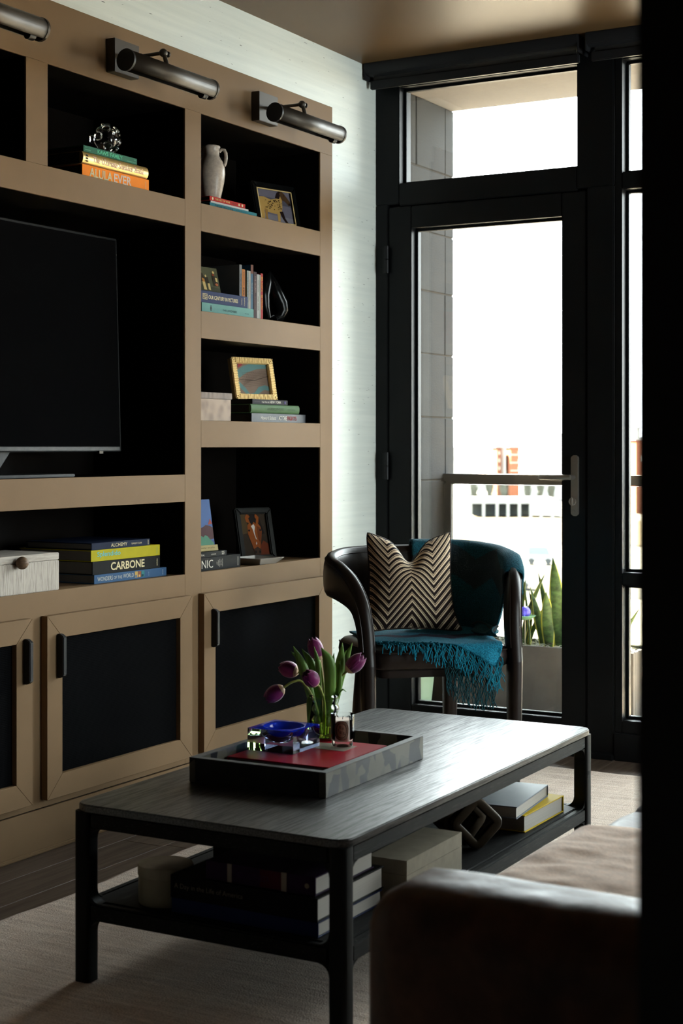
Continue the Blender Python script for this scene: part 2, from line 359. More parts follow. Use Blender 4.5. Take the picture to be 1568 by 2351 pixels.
# ------------------------------------------------------------------ geometry helpers
class B:
    """collects shapes, then becomes ONE mesh object"""
    def __init__(self): self.bm = bmesh.new(); self.mi = 0; self.uv = None
    def face(self, vs):
        try:
            f = self.bm.faces.new(vs); f.material_index = self.mi; return f
        except ValueError:
            return None
    def box(self, x0, x1, y0, y1, z0, z1):
        v = [self.bm.verts.new((x, y, z)) for x in (x0, x1) for y in (y0, y1) for z in (z0, z1)]
        for q in ((0, 1, 3, 2), (4, 6, 7, 5), (0, 4, 5, 1), (2, 3, 7, 6), (0, 2, 6, 4), (1, 5, 7, 3)): self.face([v[i] for i in q])
        return self
    def prism(self, pts, axis, a, b):
        """2-D outline pts extruded along axis from a to b (pts in the other two axes, in xyz order)"""
        def P(p, t):
            q = list(p); q.insert(axis, t); return q
        lo = [self.bm.verts.new(P(p, a)) for p in pts]; hi = [self.bm.verts.new(P(p, b)) for p in pts]
        n = len(pts)
        self.face(lo[::-1]); self.face(hi)
        for i in range(n): self.face([lo[i], lo[(i + 1) % n], hi[(i + 1) % n], hi[i]])
        return self
    def rings(self, rings, cap=True, close=False):
        rv = [[self.bm.verts.new(p) for p in r] for r in rings]
        n = len(rv[0]); m = len(rv)
        for i in range(m if close else m - 1):
            a, b = rv[i], rv[(i + 1) % m]
            for j in range(n): self.face([a[j], a[(j + 1) % n], b[(j + 1) % n], b[j]])
        if cap and not close:
            self.face(rv[0][::-1]); self.face(rv[-1])
        return self
    def lathe(self, prof, n=24, c=(0, 0, 0), cap=True):
        return self.rings([[(c[0] + r * cos(2 * pi * k / n), c[1] + r * sin(2 * pi * k / n), c[2] + z) for k in range(n)] for r, z in prof], cap)
    def tube(self, pts, rad, n=8, close=False, cap=True):
        pts = [V(p) for p in pts]; m = len(pts)
        if not hasattr(rad, '__len__'): rad = [rad] * m
        rings = []; up = None
        for i, p in enumerate(pts):
            if close: t = pts[(i + 1) % m] - pts[i - 1]
            else: t = pts[min(i + 1, m - 1)] - pts[max(i - 1, 0)]
            t.normalize()
            if up is None:
                up = V((0, 0, 1)) if abs(t.z) < 0.9 else V((1, 0, 0))
            u = (up - t * up.dot(t)).normalized(); w = t.cross(u); up = u
            rings.append([p + (u * cos(2 * pi * k / n) + w * sin(2 * pi * k / n)) * rad[i] for k in range(n)])
        return self.rings(rings, cap, close)
    def cyl(self, p0, p1, r0, r1=None, n=20): return self.tube([p0, p1], [r0, r0 if r1 is None else r1], n)
    def grid(self, fn, nu, nv, uv=True):
        vs = [[self.bm.verts.new(fn(i / nu, j / nv)) for j in range(nv + 1)] for i in range(nu + 1)]
        lay = self.bm.loops.layers.uv.verify() if uv else None
        for i in range(nu):
            for j in range(nv):
                f = self.face([vs[i][j], vs[i + 1][j], vs[i + 1][j + 1], vs[i][j + 1]])
                if f and lay:
                    for l, (a, b) in zip(f.loops, ((i, j), (i + 1, j), (i + 1, j + 1), (i, j + 1))): l[lay].uv = (a / nu, b / nv)
        return self
    def sphere(self, c, r, n=16, sq=(1, 1, 1)):
        m = n // 2
        return self.rings([[(c[0] + sq[0] * r * sin(pi * max(i, .02) / m if i < m else pi - .02 * pi / m) * cos(2 * pi * k / n),
                             c[1] + sq[1] * r * sin(pi * max(i, .02) / m if i < m else pi - .02 * pi / m) * sin(2 * pi * k / n),
                             c[2] - sq[2] * r * cos(pi * max(i, .02) / m if i < m else pi - .02 * pi / m)) for k in range(n)] for i in range(m + 1)])
    def obj(self, name, mats, parent=None, bevel=0.0, seg=2, smooth=None, loc=None, rot=None, solid=0.0, fix=True):
        bm = self.bm
        if fix: bmesh.ops.recalc_face_normals(bm, faces=bm.faces[:])
        if bevel:
            es = [e for e in bm.edges if len(e.link_faces) == 2 and e.calc_face_angle(0) > 0.5]
            bmesh.ops.bevel(bm, geom=es, offset=bevel, segments=seg, affect='EDGES', clamp_overlap=True)
        me = bpy.data.meshes.new(name); bm.to_mesh(me); bm.free()
        return link(name, me, mats, parent, smooth if smooth is not None else (35 if bevel else None), loc, rot, solid)

def link(name, me, mats, parent=None, smooth=None, loc=None, rot=None, solid=0.0):
    if not isinstance(mats, (list, tuple)): mats = [mats]
    for m in mats: me.materials.append(MT[m] if isinstance(m, str) else m)
    if smooth:
        for p in me.polygons: p.use_smooth = True
        me.set_sharp_from_angle(angle=R(smooth))
    o = bpy.data.objects.new(name, me); COL.objects.link(o)
    if parent: o.parent = parent
    if loc: o.location = loc
    if rot: o.rotation_euler = rot
    if solid:
        s = o.modifiers.new('solid', 'SOLIDIFY'); s.thickness = solid; s.offset = 0
    return o

def thing(name, label, cat, loc=(0, 0, 0), rot=(0, 0, 0), group=None):
    o = bpy.data.objects.new(name, None); COL.objects.link(o); o.empty_display_size = 0.05
    o.location = loc; o.rotation_euler = rot
    return tag(o, label, cat, group)

def tag(o, label, cat, group=None):
    o['label'] = label; o['category'] = cat
    if group: o['group'] = group
    return o

def struct(o): o['kind'] = 'structure'; return o
def stuff(o): o['kind'] = 'stuff'; return o

def text_mesh(s, w, h, bold=0.0, spacing=1.0):
    c = bpy.data.curves.new('lettering', 'FONT'); c.body = s; c.size = 1.0; c.offset = bold; c.resolution_u = 3; c.space_character = spacing
    t = bpy.data.objects.new('lettering', c)
    me = bpy.data.meshes.new_from_object(t)
    bpy.data.objects.remove(t); bpy.data.curves.remove(c)
    xs = [v.co.x for v in me.vertices]; ys = [v.co.y for v in me.vertices]
    x0, x1, y0, y1 = min(xs), max(xs), min(ys), max(ys)
    for v in me.vertices:
        v.co = ((v.co.x - x0) / (x1 - x0) * w, (v.co.y - y0) / (y1 - y0) * h, 0)
    return me

def lettering(name, s, w, h, m, parent, fn, bold=0.0):
    """flat lettering; fn maps (x right, y up) to a local point"""
    me = text_mesh(s, w, h, bold)
    for v in me.vertices: v.co = fn(v.co.x, v.co.y)
    return link(name, me, m, parent)

# ------------------------------------------------------------------ ROOM SHELL
CEIL = 2.58
def wallbox(name, m, *a, bevel=0): return struct(B().box(*a).obj(name, m, bevel=bevel))
fl = wallbox('floor', 'plank', -3.4, 1.5, -2.2, 5.40, -0.12, -0.010)
WP = 0.14
rows = 14
pm = {}
for i in range(rows):
    x0 = -2.86 + i * WP; y = -0.4 - random.random() * 1.2 + 1.0
    while y < 5.32:
        ln = random.choice((1.2, 1.5, 1.8)); y1 = min(y + ln, 5.32)
        key = round(y1 - y, 3)
        if key not in pm:
            bb = B().box(0, WP - 0.0012, 0.001, y1 - y - 0.001, -0.0098, 0); o = bb.obj('plank', 'plank', fl, bevel=0.0006, seg=1)
            pm[key] = o.data
        else:
            o = link('plank', pm[key].copy() if False else pm[key], [], fl)
        o.location = (x0, y, 0); y = y1
ceil = wallbox('ceiling', 'ceiling', -3.4, 1.5, -2.2, 5.40, CEIL, CEIL + 0.15)
# left wall: papered strip right of and above the built-in bookcase (which is recessed into it)
wl = B().box(-3.4, -2.855, 4.903, 5.40, 0, CEIL).box(-3.4, -2.855, 1.0, 4.903, 2.362, CEIL).box(-3.4, -2.855, -2.2, 1.6, 0, CEIL)
wall_left = struct(wl.obj('wall_left', 'wallpaper'))
wallbox('wall_back', 'dark_wall', -3.4, 1.5, -2.3, -2.2, 0, CEIL)
struct(B().box(1.4, 1.5, -2.2, 3.6, 0, CEIL).box(1.4, 1.5, 5.0, 5.40, 0, CEIL).box(1.4, 1.5, 3.6, 5.0, 0, 0.35).box(1.4, 1.5, 3.6, 5.0, 2.1, CEIL).obj('wall_right', 'dark_wall'))
# opening the camera looks through: dark jamb close on the right, header and left pier out of frame
wf = B().box(-0.331, 1.4, 0.965, 1.10, 0, CEIL)
struct(wf.obj('wall_front', 'dark_jamb', bevel=0.004))
struct(B().box(-2.855, -1.35, 0.965, 1.10, 0, CEIL).box(-1.35, -0.331, 0.965, 1.10, 2.30, CEIL).obj('wall_front', 'dark_wall'))
# baseboard on the papered wall
struct(B().box(-2.855, -2.843, 4.905, 5.262, 0, 0.085).box(-2.855, -2.838, 4.905, 5.262, 0, 0.022).obj('baseboard_left', 'taupe', bevel=0.002))

# ------------------------------------------------------------------ WINDOW WALL
YF, YB = 5.272, 5.372     # front and back of the black frames
def bead_glass(name, parent, x0, x1, z0, z1, y=5.325):
    # glazing bead around a recessed pane
    b = B()
    t = 0.010
    b.box(x0, x0 + t, y - 0.012, y + 0.012, z0, z1).box(x1 - t, x1, y - 0.012, y + 0.012, z0, z1)
    b.box(x0, x1, y - 0.012, y + 0.012, z0, z0 + t).box(x0, x1, y - 0.012, y + 0.012, z1 - t, z1)
    b.obj('glazing_bead', 'frame_black', parent, bevel=0.002)
    B().box(x0 + 0.004, x1 - 0.004, y - 0.004, y + 0.004, z0 + 0.004, z1 - 0.004).obj(name, 'glass_thin', parent)

# outer frame with transom light over the door
w1 = struct(B().box(-2.853, -2.752, YF, YB, 2.052, CEIL)      # left jamb, upper
            .box(-2.853, -2.802, YF, YB, 0.0, 2.052)          # left jamb beside the door
            .box(-2.029, -1.890, YF, YB, 2.052, CEIL)         # mullion upper
            .box(-1.990, -1.890, YF, YB, 0.0, 2.052)          # mullion beside the door
            .box(-2.752, -2.029, YF, YB, 2.045, 2.131)        # transom rail
            .box(-2.752, -2.029, YF, YB, 2.50, CEIL)          # head
            .box(-2.853, -1.890, YF - 0.012, YB, 0.0, 0.022)  # threshold
            .box(-2.803, -1.985, YB - 0.012, YB, 2.015, 2.052).box(-2.803, -2.775, YB - 0.012, YB, 0.0, 2.03).box(-2.01, -1.985, YB - 0.012, YB, 0.0, 2.03)
            .obj('window_1', 'frame_black', bevel=0.003))
bead_glass('pane', w1, -2.752, -2.029, 2.131, 2.50)
# glazed balcony door
d1 = struct(B().box(-2.799, -2.702, YF + 0.004, YB - 0.01, 0.026, 2.041).box(-2.089, -1.994, YF + 0.004, YB - 0.01, 0.026, 2.041)
            .box(-2.702, -2.089, YF + 0.004, YB - 0.01, 1.957, 2.041).box(-2.702, -2.089, YF + 0.004, YB - 0.01, 0.026, 0.133)
            .obj('door_1', 'frame_black', bevel=0.003))
bead_glass('pane', d1, -2.702, -2.089, 0.133, 1.957)
# lever handle on its long plate
hp = B().prism([(-2.049, 0.876), (-2.040, 0.869), (-2.029, 0.869), (-2.021, 0.876), (-2.021, 1.081), (-2.029, 1.088), (-2.040, 1.088), (-2.049, 1.081)], 1, YF - 0.009, YF + 0.004).obj('handle_plate', 'steel', d1, bevel=0.0015)
B().tube([(-2.040, YF - 0.008, 1.009), (-2.040, YF - 0.050, 1.009)], 0.0095, 12).tube([(-2.036, YF - 0.050, 1.009), (-2.060, YF - 0.053, 1.009), (-2.149, YF - 0.055, 1.009), (-2.154, YF - 0.055, 1.009)], [0.009, 0.0098, 0.0098, 0.006], 12).obj('lever', 'steel', hp, smooth=40)
B().lathe([(0.014, 0), (0.014, 0.004), (0.011, 0.006)], 16).obj('thumb_turn_rose', 'steel', hp, smooth=40, loc=(-2.041, YF - 0.009, 0.921), rot=(R(90), 0, 0))
B().box(-0.0035, 0.0035, -0.016, 0, -0.016, 0.016).obj('thumb_turn', 'steel', hp, bevel=0.003, loc=(-2.041, YF - 0.012, 0.921))
for z in (1.068, 0.886): B().lathe([(0.005, 0), (0.005, 0.0015), (0.003, 0.002)], 10).obj('screw', 'steel', hp, loc=(-2.036, YF - 0.009, z), rot=(R(90), 0, 0))
for z in (1.84, 1.045):
    hg = B().tube([(-2.801, YF - 0.010, z - 0.052), (-2.801, YF - 0.010, z - 0.002)], 0.008, 10).tube([(-2.801, YF - 0.010, z + 0.002), (-2.801, YF - 0.010, z + 0.052)], 0.008, 10).box(-2.822, -2.80, YF - 0.004, YF + 0.002, z - 0.05, z + 0.05)
    hg.obj('hinge', 'black_metal', d1, smooth=40)

# fixed windows to the right
def fixed_window(name, x0, x1, first):
    fx = 0.027
    gx0, gx1 = x0 + fx, x1 - fx
    b = B()
    b.box(x0, gx0, YF + 0.006, YB, 0.10, CEIL).box(gx1, x1, YF + 0.006, YB, 0.10, CEIL)
    b.box(gx0, gx1, YF + 0.006, YB, 2.037, 2.098).box(gx0, gx1, YF + 0.006, YB, 0.624, 0.671)
    b.box(gx0, gx1, YF + 0.006, YB, 2.50, CEIL).box(gx0, gx1, YF + 0.006, YB, 0.10, 0.144)
    b.box(x0, x1, YF - 0.004, YB, 0.0, 0.098)
    w = struct(b.obj(name, 'frame_black', bevel=0.003))
    for z0, z1 in ((0.144, 0.624), (0.671, 2.037), (2.098, 2.50)): bead_glass('pane', w, gx0, gx1, z0, z1, 5.335)
    return w
fixed_window('window_2', -1.888, -0.93, True)
fixed_window('window_3', -0.926, 0.02, False)
w4 = struct(B().box(1.41, 1.49, 3.6, 3.66, 0.35, 2.1).box(1.41, 1.49, 4.94, 5.0, 0.35, 2.1).box(1.41, 1.49, 3.66, 4.94, 0.35, 0.41).box(1.41, 1.49, 3.66, 4.94, 2.04, 2.1).obj('added_side_window', 'frame_black'))  # unseen window added in the right wall to throw side light
B().box(1.446, 1.454, 3.66, 4.94, 0.41, 2.04).obj('pane', 'glass_thin', w4)
wallbox('wall_window', 'dark_wall', 0.022, 1.5, YF, YB, 0, CEIL)

# roller blinds: cassette, exposed strip of screen cloth, hem bar, end bracket
def blind(x0, x1, label):
    t = thing('roller_blind', label, 'blind', ((x0 + x1) / 2, 5.215, CEIL))
    h = (x1 - x0) / 2
    b = B()
    b.prism([(-0.055, 0), (-0.055, -0.022), (-0.046, -0.040), (-0.03, -0.045), (0.05, -0.045), (0.05, 0)], 0, -h, h).obj('cassette', 'black_metal', t, bevel=0.002)
    B().box(-h + 0.02, h - 0.02, -0.012, -0.0105, -0.073, -0.040).obj('cloth', 'blind', t)
    B().box(-h + 0.008, h - 0.008, -0.020, -0.002, -0.094, -0.062).obj('hem_bar', 'black_metal', t, bevel=0.003)
    for s in (-1, 1): B().box(s * h - 0.003, s * h + 0.003, -0.052, 0.05, -0.062, 0).obj('end_bracket', 'black_metal', t, bevel=0.002)
    return t
blind(-2.846, -1.985, 'black roller blind rolled up over the glazed balcony door')
blind(-1.955, -0.95, 'black roller blind rolled up over the window right of the balcony door')

# ------------------------------------------------------------------ BUILT-IN BOOKCASE
XF = -2.835
bc = thing('bookcase', 'taupe painted built-in wall of open shelves and cabinets with mesh doors', 'bookcase', (XF, 3.4, 0))
def bl(x0, x1, y0, y1, z0, z1, b=None): return (b or B()).box(x0 - XF, x1 - XF, y0 - 3.4, y1 - 3.4, z0, z1)
YL, YR = 1.60, 4.903
FT = 0.006
def member(name, y0, y1, z0, z1): return bl(XF - FT, XF, y0, y1, z0, z1).obj(name, 'taupe', bc, bevel=0.0008, seg=1)
member('rail', YL, YR, 2.183, 2.362)
member('stile', 4.815, YR, 0.1225, 2.183)
member('stile', 3.978, 4.066, 0.1225, 2.183)
member('stile', 3.235, 3.325, 1.898, 2.183)
member('stile', 2.492, 2.582, 1.898, 2.183)
member('stile', YL, 2.15, 0.1225, 1.813)
member('rail', YL, 2.492, 1.898, 2.183)
member('rail', YL, 3.978, 1.813, 1.898)
member('rail', 2.15, 3.978, 0.946, 1.032)
member('rail', 2.15, 3.978, 0.1225, 0.718)
for a, b_ in ((1.808, 1.897), (1.466, 1.553), (1.117, 1.203), (0.1225, 0.718)): member('rail', 4.066, 4.815, a, b_)
bl(XF - FT, XF + 0.003, YL, YR, 0.0, 0.1195).obj('plinth', 'taupe', bc, bevel=0.001, seg=1)
bl(XF + 0.003, XF + 0.013, YL, YR, 0.0, 0.012).obj('plinth_moulding', 'taupe', bc, bevel=0.004)
XD = -3.20
# carcass: dark backs, sides, undersides with shade in the colour; taupe shelf boards
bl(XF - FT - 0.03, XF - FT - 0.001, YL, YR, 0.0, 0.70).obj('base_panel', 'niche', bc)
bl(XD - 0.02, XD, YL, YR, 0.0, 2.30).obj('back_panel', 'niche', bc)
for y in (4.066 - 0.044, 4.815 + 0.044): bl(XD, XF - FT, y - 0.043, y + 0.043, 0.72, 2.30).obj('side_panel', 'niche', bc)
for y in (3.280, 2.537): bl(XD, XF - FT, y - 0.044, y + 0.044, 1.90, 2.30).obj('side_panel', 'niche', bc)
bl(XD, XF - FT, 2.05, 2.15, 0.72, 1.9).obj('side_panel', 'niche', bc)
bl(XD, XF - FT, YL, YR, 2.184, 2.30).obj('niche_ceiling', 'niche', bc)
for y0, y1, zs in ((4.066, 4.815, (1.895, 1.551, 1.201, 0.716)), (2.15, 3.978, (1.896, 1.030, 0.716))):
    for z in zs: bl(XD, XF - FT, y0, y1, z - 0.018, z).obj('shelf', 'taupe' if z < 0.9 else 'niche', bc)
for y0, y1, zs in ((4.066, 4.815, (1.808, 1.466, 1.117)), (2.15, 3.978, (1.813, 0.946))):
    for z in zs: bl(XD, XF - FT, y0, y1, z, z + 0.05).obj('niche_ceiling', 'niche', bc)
# cabinet doors
def cab_door(y0, y1, hside):
    z0, z1, fr, x0, x1 = 0.145, 0.652, 0.064, XF + 0.001, XF + 0.023
    b = B(); g = 0.0005
    def tr(pts): b.prism([(p[0] - 3.4, p[1]) for p in pts], 0, x0 - XF, x1 - XF)
    tr([(y0, z1), (y0 + fr, z1 - fr - g), (y0 + fr, z0 + fr + g), (y0, z0)])
    tr([(y1, z1), (y1, z0), (y1 - fr, z0 + fr + g), (y1 - fr, z1 - fr - g)])
    tr([(y0 + g, z1), (y1 - g, z1), (y1 - fr - g, z1 - fr), (y0 + fr + g, z1 - fr)])
    tr([(y0 + g, z0), (y0 + fr + g, z0 + fr), (y1 - fr - g, z0 + fr), (y1 - g, z0)])
    d = b.obj('door', 'taupe', bc, bevel=0.0006, seg=1)
    bl(x0, x0 + 0.006, y0 + fr - 0.004, y1 - fr + 0.004, z0 + fr - 0.004, z1 - fr + 0.004).obj('mesh_panel', 'black_mesh', d)
    hy = y0 + 0.047 if hside < 0 else y1 - 0.030
    hb = B(); hx = x1 - XF
    hb.prism([(hx, 0.478), (hx + 0.012, 0.478), (hx + 0.024, 0.486), (hx + 0.024, 0.592), (hx + 0.012, 0.600), (hx, 0.600)], 1, hy - 0.0075 - 3.4, hy + 0.0075 - 3.4)
    hb.obj('handle', 'black_metal', d, bevel=0.002)
cab_door(3.296, 3.985, -1); cab_door(4.050, 4.833, -1); cab_door(2.546, 3.235, 1)

# ------------------------------------------------------------------ PICTURE LIGHTS
def picture_light(y, label):
    t = thing('picture_light', label, 'wall lamp', (XF, y, 2.262), group='bronze picture lights along the bookcase top')
    B().box(0.0, 0.032, -0.059, 0.059, -0.049, 0.049).obj('backplate', 'bronze', t, bevel=0.0015)
    cx, cz, r, h = 0.180, -0.065, 0.029, 0.206
    cy = 0.010
    B().tube([(0.03, 0, 0), (0.060, 0, 0)], 0.0065, 12).tube([(0.060, 0, 0), (0.085, 0, 0.0)], 0.009, 6).tube([(0.085, 0, 0), (0.155, 0, 0)], 0.0055, 10).obj('arm', 'bronze', t, smooth=40)
    B().sphere((0.163, 0, 0), 0.0125, 14).tube([(0.163, 0.0, 0), (0.163, 0.020, 0)], 0.005, 10).tube([(0.163, 0.019, 0), (0.163, 0.024, 0)], 0.009, 12).tube([(0.165, 0, 0), (cx - 0.004, 0, cz + r - 0.002)], 0.0065, 10).obj('swivel_joint', 'bronze', t, smooth=40)
    # open-bottomed tube shade
    n = 28; ring = []
    for k in range(n + 1):
        a = R(-62) + (R(304)) * k / n
        ring.append((cos(a), sin(a)))
    def shade(s, u):
        k = u * n; a = R(-62) + R(304) * u; rr = r
        return (cx + rr * cos(a), cy - h + 2 * h * s, cz + rr * sin(a))
    B().grid(shade, 1, n, False).obj('shade', 'bronze', t, smooth=60, solid=0.0016)
    for s in (-1, 1):
        B().tube([(cx, cy + s * h - 0.004, cz), (cx, cy + s * h + 0.004, cz)], r + 0.0022, 28).obj('end_cap', 'bronze' if s > 0 else 'black_metal', t, smooth=40)
    B().tube([(cx, cy - h + 0.03, cz - 0.012), (cx, cy + h - 0.03, cz - 0.012)], 0.008, 10).tube([(cx, cy + h - 0.05, cz - 0.024), (cx, cy + h - 0.028, cz - 0.024)], 0.012, 12).obj('lamp_tube', 'black_metal', t, smooth=40)
picture_light(2.868, 'dark bronze picture light cut off at the top left edge of the photo')
picture_light(3.641, 'dark bronze picture light above the shelf with the orange book')
picture_light(4.418, 'dark bronze picture light above the shelf with the ceramic jug')

# ------------------------------------------------------------------ BOOKS
def book(label, loc, L, D, H, cover, titles=(), rot=(0, 0, 0), group=None, pages='paper_grey', rnd=0.0, board=0.0028, extra=None):
    """local frame: spine on the plane x=0 facing +x, length along +y, thickness along +z"""
    t = thing('book', label, 'book', loc, rot, group)
    cm = colour(cover) if isinstance(cover, (tuple, list)) else cover
    b = B(); bd = min(board, H * 0.2)
    if rnd:
        n = 8; prof = []
        out = [(-D, 0), (0, 0)] + [(rnd * sin(pi * k / n), H / 2 - H / 2 * cos(pi * k / n)) for k in range(1, n)] + [(0, H), (-D, H)]
        inn = [(-D, H - bd), (-0.004, H - bd), (-0.004, bd), (-D, bd)]
        b.prism([(p[0], p[1]) for p in out + inn], 1, 0, L)
    else:
        b.prism([(-D, 0), (0, 0), (0, H), (-D, H), (-D, H - bd), (-0.003, H - bd), (-0.003, bd), (-D, bd)], 1, 0, L)
    b.obj('cover', cm, t, bevel=0.0006, seg=1, smooth=30 if rnd else None)
    B().box(-D + 0.004, -0.0035, 0.0035, L - 0.0035, bd, H - bd).obj('page_block', pages, t)
    for tt in titles:
        s, y, z, w, h, m = tt[:6]; bold = tt[6] if len(tt) > 6 else 0.0; vert = tt[7] if len(tt) > 7 else False
        mm = colour(m) if isinstance(m, (tuple, list)) else m
        if vert: fn = lambda a, c, y=y, z=z, h=h: (0.0006 + (rnd if rnd else 0), y + c, z - a)
        elif rnd: fn = lambda a, c, y=y, z=z: (0.0006 + rnd * math.sqrt(max(0.05, 1 - ((z + c - H / 2) / (H / 2)) ** 2)) + 0.0003, y + a, z + c)
        else: fn = lambda a, c, y=y, z=z: (0.0006, y + a, z + c)
        lettering('title', s, w, h, mm, t, fn, bold)
    if extra: extra(t)
    return t
def patch(t, y0, y1, z0, z1, rgb, name='spine_patch', x=0.0004):
    return B().box(0.0, x, y0, y1, z0, z1).obj(name, colour(rgb), t)

GW = 'white_print'; GC = 'cream_print'; GB = 'black_print'
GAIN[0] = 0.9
# -- top left niche: three coffee-table books and a glass sphere
g = 'stack of books under the glass sphere'
book('orange hardcover lowest in the stack under the glass sphere', (-2.862, 3.507, 1.897), 0.319, 0.24, 0.040, (248, 138, 32),
     [('ALULA', 0.032, 0.007, 0.108, 0.027, GC, 0.02), ('EVER', 0.146, 0.007, 0.085, 0.027, (222, 196, 178), 0.02), ('ASSOULINE', 0.3, 0.033, 0.024, 0.004, GC, 0, True)], group=g, pages='dark_paper')
book('gold book with a rounded spine between the orange and green books', (-2.866, 3.503, 1.937), 0.312, 0.25, 0.037, mat('gold_cover', (0.62, 0.42, 0.16), 0.33, metal=0.75, bump=0.05),
     [('The Ultimate Sneaker Book', 0.044, 0.009, 0.245, 0.018, (226, 190, 176), 0.012)], group=g, rnd=0.011, pages='dark_paper',
     extra=lambda t: [B().box(0.0108, 0.0116, 0.012 + 0.006 * k, 0.016 + 0.006 * k, 0.006 + 0.008 * j, 0.011 + 0.008 * j).obj('spine_pattern', 'black_print', t) for k in range(2) for j in range(3)])
book('slim green book on top of the gold book', (-2.864, 3.515, 1.9742), 0.254, 0.20, 0.0185, (52, 104, 84),
     [('KAWS', 0.064, 0.0035, 0.050, 0.0115, (96, 196, 154), 0.02), ('FAMILY', 0.124, 0.0035, 0.058, 0.0115, (96, 196, 154), 0.02), ('DELMONICO  D.A.P.', 0.205, 0.003, 0.042, 0.003, (120, 190, 160)),
      ('JIM', 0.006, 0.012, 0.010, 0.003, (120, 190, 160)), ('SHEDDEN', 0.006, 0.005, 0.026, 0.003, (120, 190, 160)), ('AGO', 0.238, 0.011, 0.009, 0.003, (120, 190, 160))], group=g, pages='dark_paper')
sp = thing('glass_sphere', 'clear glass sphere studded with round cups on the green book', 'ornament', (-2.925, 3.695, 1.9935))
B().sphere((0, 0, 0.052), 0.036, 32).obj('globe', 'clear', sp, smooth=60)
for d in ((0, 0, 1), (0.1, -1, 0.05), (0.35, 0.95, -0.05), (0.9, 0.05, 0.25), (0.6, -0.55, -0.62), (0.55, 0.35, -0.8), (0.5, -0.62, 0.66), (0.35, 0.72, 0.72), (-0.6, 0.2, 0.7), (-0.8, -0.5, 0), (-0.7, 0.6, -0.4), (-0.2, -0.3, -0.93)):
    v = V(d).normalized(); q = v.to_track_quat('Z', 'Y')
    o = B().lathe([(0.0065, 0), (0.0125, 0.001), (0.0138, 0.011), (0.0125, 0.0125), (0.0105, 0.0105), (0.006, 0.0085)], 22).obj('glass_cup', 'clear', sp, smooth=50)
    o.location = V((0, 0, 0.052)) + v * 0.0345; o.rotation_euler = q.to_euler()

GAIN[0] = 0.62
# -- right column, top niche
g = 'flat books under the ceramic jug'
def deep_extra(t):
    pass
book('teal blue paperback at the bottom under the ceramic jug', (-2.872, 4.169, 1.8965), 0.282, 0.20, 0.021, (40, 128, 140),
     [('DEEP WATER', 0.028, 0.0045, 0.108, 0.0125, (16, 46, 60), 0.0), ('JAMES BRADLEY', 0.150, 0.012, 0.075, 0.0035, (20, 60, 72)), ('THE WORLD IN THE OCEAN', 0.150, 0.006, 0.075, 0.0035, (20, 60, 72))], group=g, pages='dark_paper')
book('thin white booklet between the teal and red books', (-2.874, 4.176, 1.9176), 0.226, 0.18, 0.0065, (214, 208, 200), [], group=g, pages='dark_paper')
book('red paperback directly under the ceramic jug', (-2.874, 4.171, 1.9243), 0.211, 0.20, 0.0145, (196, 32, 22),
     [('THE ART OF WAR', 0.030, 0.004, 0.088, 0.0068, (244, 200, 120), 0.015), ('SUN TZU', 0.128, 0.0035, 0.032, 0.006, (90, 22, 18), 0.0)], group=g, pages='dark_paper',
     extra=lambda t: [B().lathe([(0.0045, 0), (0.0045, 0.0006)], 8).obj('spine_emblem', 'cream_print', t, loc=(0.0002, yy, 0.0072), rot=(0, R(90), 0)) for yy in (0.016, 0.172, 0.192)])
jug = thing('ceramic_jug', 'speckled off-white ceramic jug with two loop handles on the red book', 'jug', (-2.955, 4.296, 1.9389), rot=(0, 0, R(32)))
B().lathe([(0.026, 0), (0.030, 0.004), (0.036, 0.030), (0.0435, 0.065), (0.0475, 0.095), (0.0465, 0.115), (0.040, 0.136), (0.031, 0.150), (0.0275, 0.157), (0.0275, 0.176), (0.0305, 0.183), (0.031, 0.187), (0.029, 0.190), (0.0255, 0.187), (0.024, 0.160), (0.030, 0.14)], 36).obj('body', 'ceramic', jug, smooth=50)
for s in (-1, 1):
    B().tube([(s * 0.0275, 0, 0.172), (s * 0.036, 0, 0.179), (s * 0.0445, 0, 0.177), (s * 0.0495, 0, 0.166), (s * 0.0505, 0, 0.150), (s * 0.0480, 0, 0.134), (s * 0.043, 0, 0.124)], [0.006, 0.0055, 0.0055, 0.0055, 0.0055, 0.0055, 0.0065], 10).obj('handle', 'ceramic', jug, smooth=60)

# -- framed pictures
def prints(polys, w, h, parent, x=0.0):
    """flat printed picture: coloured shapes in 0..1 coordinates on the local y-z plane"""
    b = B(); mats = []
    for i, (rgb, pts) in enumerate(polys):
        m = colour(rgb, 0.4)
        if m not in mats: mats.append(m)
        b.mi = mats.index(m)
        vs_ = [b.bm.verts.new((x + 0.00012 * i, (p[0] - 0.5) * w, p[1] * h)) for p in pts]
        b.face(vs_)
    return b.obj('photo_print', mats, parent, fix=False)

